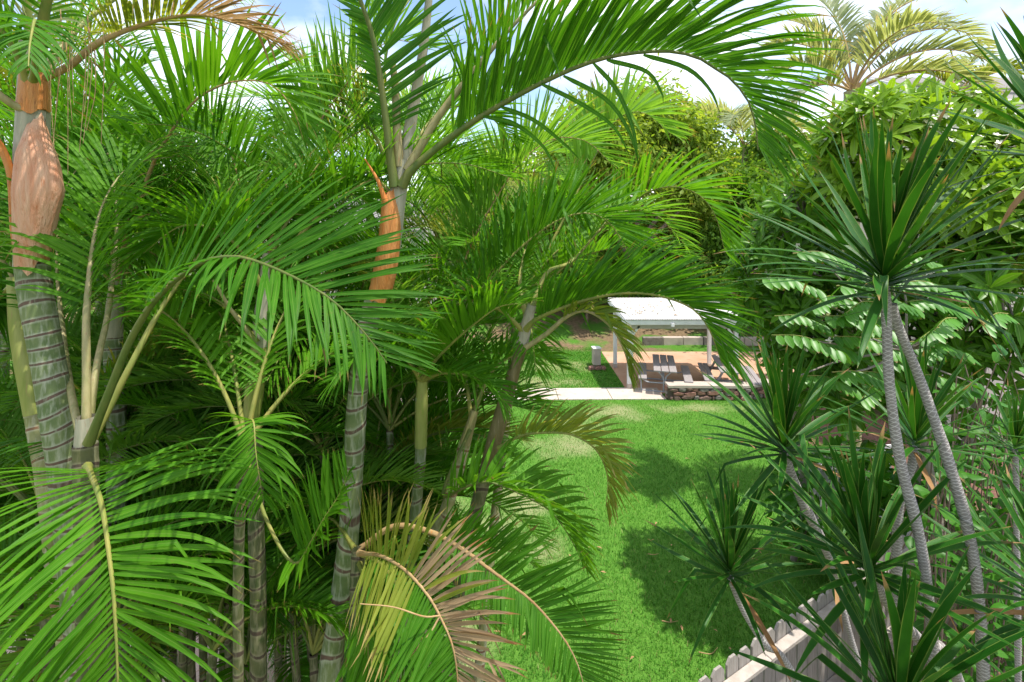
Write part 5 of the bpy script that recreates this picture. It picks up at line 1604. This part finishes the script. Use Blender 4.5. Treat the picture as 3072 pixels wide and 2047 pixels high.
def broad_tree(lab, base, h, crown, n, mat, leaf=.16, n_single=0, name="broadleaf_tree", group="trees on the bank beyond the shelter"):
    """crown: (centre, radii) lobes"""
    base = np.asarray(base, float)
    th = Thing(name, lab, "tree", base, group)
    mid = np.mean([c for c, _ in crown], axis=0)
    fork = np.array([base[0] + random.uniform(-.2, .2), base[1], base[2] + h * .42])
    V, F, uv = tube(limb(base - np.array([0, 0, .1]), fork, 0, 10), np.linspace(h * .035, h * .024, 10), 10)
    th.part("trunk", V, F, M["bark"])
    P, D = [], []
    for c, r in crown:
        V, F, uv = tube(limb(fork, c, .03, 9), np.linspace(h * .018, h * .005, 9), 7)
        br = th.part("branch", V, F, M["bark"])
        c, r = np.asarray(c, float), np.asarray(r, float)
        ncl = 30
        cl = unit(RNG.normal(0, 1, (ncl, 3))) * RNG.uniform(.35, 1.0, (ncl, 1)) * r + c
        for q_ in cl[::4]:
            V, F, uv = tube(limb(c, q_, .02, 5), np.linspace(h * .005, .01, 5), 5)
            th.part("twig", V, F, M["bark"], parent=br)
        m = n // len(crown)
        w_ = RNG.integers(0, ncl, m)
        off = RNG.normal(0, 1, (m, 3)) * r * .24
        P.append(cl[w_] + off)
        D.append(unit(off / r + RNG.normal(0, .35, (m, 3)) + np.array([0, 0, -.25])))
    P, D = np.concatenate(P), np.concatenate(D)
    Ls = leaf * RNG.uniform(.7, 1.3, len(P))
    v, uv, Q = ribbons(P, D, RNG.normal(0, 1, (len(P), 3)), Ls, Ls * .5, .4, 2, .2, prof=np.array([.25, 1, .08]), cols=2)
    vv, F, uvs = many(v, uv, Q)
    th.part("crown", vv, F, M[mat], stuff=True, uv=uvs, rnd=np.repeat(np.clip(RNG.normal(.45, .25, len(P)), 0, 1), v.shape[1]))
    return th


def gb(px, d):
    x = (px - CX) / FPX * d
    return np.array([x, d, float(gz(x, d))])


broad_tree("sunlit yellow-green tree behind the arching fronds", gb(1880, 24), 7.5,
           [(W(1800, 380, 23), (1.9, 1.6, 1.5)), (W(1950, 340, 24), (1.9, 1.6, 1.4)), (W(2080, 420, 24), (1.8, 1.6, 1.5)), (W(1880, 520, 23), (2.2, 1.6, 1.5)), (W(1700, 470, 24), (1.6, 1.6, 1.5)), (W(2100, 560, 24), (1.8, 1.5, 1.4))], 26000, "tree_leaf", .24)
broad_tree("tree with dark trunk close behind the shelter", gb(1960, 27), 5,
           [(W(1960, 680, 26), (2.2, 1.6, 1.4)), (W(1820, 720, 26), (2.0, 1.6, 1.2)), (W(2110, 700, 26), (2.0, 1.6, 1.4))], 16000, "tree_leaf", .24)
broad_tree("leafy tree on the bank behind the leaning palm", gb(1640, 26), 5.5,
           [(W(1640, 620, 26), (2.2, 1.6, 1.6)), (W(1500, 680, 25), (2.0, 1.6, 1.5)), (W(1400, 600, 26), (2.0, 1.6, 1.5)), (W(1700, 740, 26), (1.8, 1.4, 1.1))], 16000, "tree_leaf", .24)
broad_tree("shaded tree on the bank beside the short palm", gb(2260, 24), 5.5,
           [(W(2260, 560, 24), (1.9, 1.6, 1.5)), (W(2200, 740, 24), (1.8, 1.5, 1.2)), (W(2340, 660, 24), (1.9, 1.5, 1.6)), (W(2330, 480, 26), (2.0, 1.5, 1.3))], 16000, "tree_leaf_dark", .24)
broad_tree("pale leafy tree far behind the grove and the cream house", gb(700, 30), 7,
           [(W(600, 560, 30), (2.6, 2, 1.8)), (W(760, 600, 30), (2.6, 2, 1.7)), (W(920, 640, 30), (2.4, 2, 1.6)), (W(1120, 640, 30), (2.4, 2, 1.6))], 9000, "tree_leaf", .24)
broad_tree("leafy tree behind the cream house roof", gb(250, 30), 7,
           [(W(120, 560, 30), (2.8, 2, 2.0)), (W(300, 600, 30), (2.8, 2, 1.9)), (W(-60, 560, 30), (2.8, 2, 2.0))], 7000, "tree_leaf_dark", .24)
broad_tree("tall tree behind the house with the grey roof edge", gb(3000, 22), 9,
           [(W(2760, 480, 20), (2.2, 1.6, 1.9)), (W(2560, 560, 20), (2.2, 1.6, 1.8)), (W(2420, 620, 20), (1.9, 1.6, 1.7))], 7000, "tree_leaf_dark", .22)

broad_tree("broad bright tree filling the gap above the shelter", gb(2060, 32), 8.5,
           [(W(1960, 480, 32), (2.8, 2, 2.2)), (W(2130, 520, 32), (2.8, 2, 2.2)), (W(2290, 480, 32), (2.6, 2, 2.2)), (W(2060, 660, 31), (3.2, 2, 2.0)), (W(2250, 690, 31), (2.8, 2, 2.0))], 24000, "tree_leaf", .28)
broad_tree("broad bright tree behind the middle of the grove", gb(1500, 33), 8.5,
           [(W(1380, 560, 33), (3.0, 2, 2.2)), (W(1560, 520, 33), (2.8, 2, 2.2)), (W(1720, 600, 32), (2.8, 2, 2.2)), (W(1480, 720, 32), (3.2, 2, 2.0)), (W(1680, 760, 32), (3.0, 2, 1.8))], 22000, "tree_leaf", .28)
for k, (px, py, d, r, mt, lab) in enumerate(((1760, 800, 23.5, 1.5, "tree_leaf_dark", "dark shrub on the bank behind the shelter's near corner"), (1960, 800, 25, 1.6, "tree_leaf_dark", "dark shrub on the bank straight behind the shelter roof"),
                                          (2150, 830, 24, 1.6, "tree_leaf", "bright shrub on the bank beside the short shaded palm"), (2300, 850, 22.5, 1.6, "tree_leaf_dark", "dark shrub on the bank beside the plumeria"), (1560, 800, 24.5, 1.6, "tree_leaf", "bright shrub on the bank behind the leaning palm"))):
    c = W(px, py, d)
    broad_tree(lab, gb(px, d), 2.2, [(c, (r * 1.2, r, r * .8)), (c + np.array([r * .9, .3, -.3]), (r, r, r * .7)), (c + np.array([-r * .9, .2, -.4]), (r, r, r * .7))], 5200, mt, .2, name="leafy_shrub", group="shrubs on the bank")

# ------------------------------------------------------------------ dracaenas
def dracaena(lab, head, axis, n, L, wd, trunk_pts, r=.02, spread=(6, 112), dry=2, group="dracaenas by the fence", bend=1.3):
    """head (px,py,d): crown of strap leaves on a grey cane through trunk_pts"""
    hp = W(*head)
    tpts = [hp - unit(np.array(axis)) * .01] + [W(*q_) for q_ in trunk_pts]
    last, prev = tpts[-1], tpts[-2]
    d = last - prev
    d = d / max(1e-4, -d[2])
    d[:2] = np.clip(d[:2], -.5, .5)
    foot = last + d * last[2]
    foot[2] = 0
    th = Thing("dracaena", lab, "plant", foot, group)
    C, ln = spline(tpts + [(last + foot) / 2, foot - np.array([0, 0, .03])], 90)
    s_ = np.linspace(0, ln, 90)
    R = np.interp(s_, [0, .05, .5, ln], [r * .95, r, r * 1.08, r * 1.5]) * (1 + .05 * np.sin(s_ * 7 + r * 500) + .04 * np.sin(s_ * 23))
    V, F, uv = tube(C, R, 12)
    th.part("cane", V, F, M["cane"], uv=uv)
    ax_ = unit(np.array(axis, float))
    u_ = unit(np.cross(ax_, (.3, 1, .1)))
    v_ = np.cross(ax_, u_)
    k = np.arange(n)
    a = k * 2.39996 + RNG.normal(0, .12, n)
    f_ = (k + .5) / n
    pol = np.radians(spread[0] + (spread[1] - spread[0]) * f_ ** bend + RNG.normal(0, 4, n))
    D = np.cos(pol)[:, None] * ax_ + np.sin(pol)[:, None] * (np.cos(a)[:, None] * u_ + np.sin(a)[:, None] * v_)
    P = hp + ax_ * (.10 * (1 - f_) - .03)[:, None] + D * .012
    Ls = L * np.interp(f_, [0, .25, .7, 1], [.80, 1.0, 1.0, .86]) * RNG.uniform(.86, 1.08, n)
    WDv = np.cross(ax_[None], D)
    bad = np.linalg.norm(WDv, axis=1) < .05
    WDv[bad] = u_
    prof = np.interp(np.linspace(0, 1, 11), [0, .08, .4, .7, .9, 1], [.62, .70, 1, .78, .36, .02])
    dr = np.interp(f_, [0, .4, 1], [.02, .12, .48]) * RNG.uniform(.6, 1.5, n)
    v, uv, Q = ribbons(P, D, WDv, Ls, wd * RNG.uniform(.85, 1.1, n), dr, 10, .22, prof=prof, curl=.17, kink=np.where(RNG.random(n) < .28 * f_ ** 2, RNG.uniform(.35, .85, n), 9))
    for j in range(n):
        isdry = j >= n - dry
        th.part("leaf", v[j], Q, M["drac_dry" if isdry else "drac"], uv=uv, rnd=np.full(v.shape[1], random.random()))
    return th


dracaena("tall dracaena whose big leaf burst stands before the plumeria", (2655, 850, 1.9), (-.05, -.12, 1), 86, .61, .033,
         [(2660, 960, 1.9), (2668, 1150, 1.9), (2700, 1380, 1.92), (2760, 1620, 1.95), (2795, 1880, 2.0), (2800, 2040, 2.02)], r=.0165, spread=(4, 96), dry=1)
dracaena("thick pale cane leaning from the tall dracaena towards the mulch corner", (2672, 905, 2.02), (-.3, .35, .9), 16, .48, .028,
         [(2690, 970, 2.02), (2760, 1140, 2.02), (2850, 1400, 2.0), (2915, 1640, 2.0), (2945, 1900, 2.0), (2950, 2040, 2.0)], r=.0175, spread=(20, 96), dry=0)
dracaena("dracaena with upright leaf tuft over the lawn edge", (2352, 1350, 2.7), (-.08, -.1, 1), 66, .56, .034,
         [(2372, 1420, 2.7), (2420, 1530, 2.7), (2480, 1650, 2.72), (2545, 1800, 2.75), (2590, 1900, 2.78), (2640, 2030, 2.8)], r=.024, spread=(4, 96), dry=2)
dracaena("small dracaena with leaf star over the pickets", (2190, 1725, 2.6), (-.05, -.15, 1), 50, .52, .031,
         [(2203, 1765, 2.6), (2235, 1840, 2.6), (2300, 1940, 2.6), (2390, 2045, 2.62)], r=.017, spread=(4, 96), dry=2)
dracaena("dracaena with long dark leaves in front of the fence rail", (2612, 1715, 2.1), (-.22, -.1, 1), 52, .58, .034,
         [(2640, 1775, 2.12), (2700, 1860, 2.15), (2790, 1950, 2.2), (2870, 2030, 2.25)], r=.021, spread=(4, 96), dry=1)
dracaena("low dracaena filling the bottom with broad upright leaves", (2700, 2160, 1.75), (-.05, -.05, 1), 44, .58, .036,
         [(2700, 2200, 1.76), (2720, 2400, 1.8)], r=.02, spread=(4, 96), dry=1)
dracaena("dracaena tuft half hidden behind the tall grey cane", (2745, 1335, 2.5), (.05, -.05, 1), 46, .50, .028,
         [(2735, 1400, 2.5), (2700, 1500, 2.5), (2690, 1650, 2.5), (2694, 1900, 2.5), (2696, 2040, 2.5)], r=.020, spread=(4, 96), dry=2)
dracaena("dracaena at the picture's edge below the house roof", (3190, 470, 1.75), (-.15, .0, 1), 52, .56, .030,
         [(3190, 560, 1.75), (3200, 900, 1.75), (3210, 1600, 1.75)], r=.02, spread=(6, 96), dry=2)
dracaena("silvery-lit dracaena reaching in over the mulch", (3190, 1830, 1.9), (-.1, -.05, 1), 56, .56, .028,
         [(3196, 1900, 1.9), (3206, 2100, 1.9)], r=.02, spread=(6, 96), dry=2)
dracaena("small dracaena tuft inside the dark climber corner", (3045, 1345, 3.0), (-.05, -.2, 1), 40, .34, .022,
         [(3048, 1420, 3.0), (3050, 1600, 3.0)], r=.014, spread=(6, 96), dry=0)
dracaena("narrow-leaved dracaena behind the picket fence end", (2490, 1680, 3.1), (.1, 0, 1), 34, .45, .028,
         [(2510, 1760, 3.1), (2550, 1900, 3.1)], r=.015, spread=(6, 96), dry=2)

# ------------------------------------------------------------------ litter on the lawn and bed
for k, (px, py, ln, a, lab) in enumerate(((2130, 1970, .28, .5, "bent pale twig on the grass before the pickets"), (2010, 1875, .22, .0, "straight brown twig lying on the shaded grass"), (1960, 1672, .18, .1, "short tan twig on the lawn beside the small dracaena"))):
    g_ = WG(px, py)
    C = spline([g_ + np.array([-ln / 2, 0, .055]), g_ + np.array([0, -.03, .06]), g_ + np.array([ln / 2 * math.cos(a), ln / 2 * math.sin(a), .055])], 10)[0]
    V, F, uv = tube(C, np.linspace(.008, .003, 10), 6)
    solo("fallen_twig", V, F, M["rachis_tan"], label=lab, cat="twig")
for k in range(70):
    px, py = random.choice([(random.uniform(1450, 2500), random.uniform(1240, 2000)), (random.uniform(2780, 3060), random.uniform(1850, 2040))])
    g_ = WG(px, py)
    if g_[0] > 1.58 + (g_[1] - 4.03) * 3.57 / 2.12 - .1:
        z = .03
    else:
        z = .05
    a, l = random.uniform(0, 6.3), random.uniform(.025, .06)
    dx, dy = math.cos(a) * l, math.sin(a) * l
    V = np.array([(-dx, -dy, 0), (dy * .35, -dx * .35, .012), (dx, dy, .008), (-dy * .35, dx * .35, .016)]) + np.array([g_[0], g_[1], z])
    solo("fallen_leaf", V, [[0, 1, 2, 3]], M["litter"], label="small dry leaf lying on the ground", cat="leaf", group="dry leaves on the ground")
print("triangles", sum(len(o.data.polygons) * 2 for o in bpy.data.objects if o.type == 'MESH'), "objects", len(bpy.data.objects))
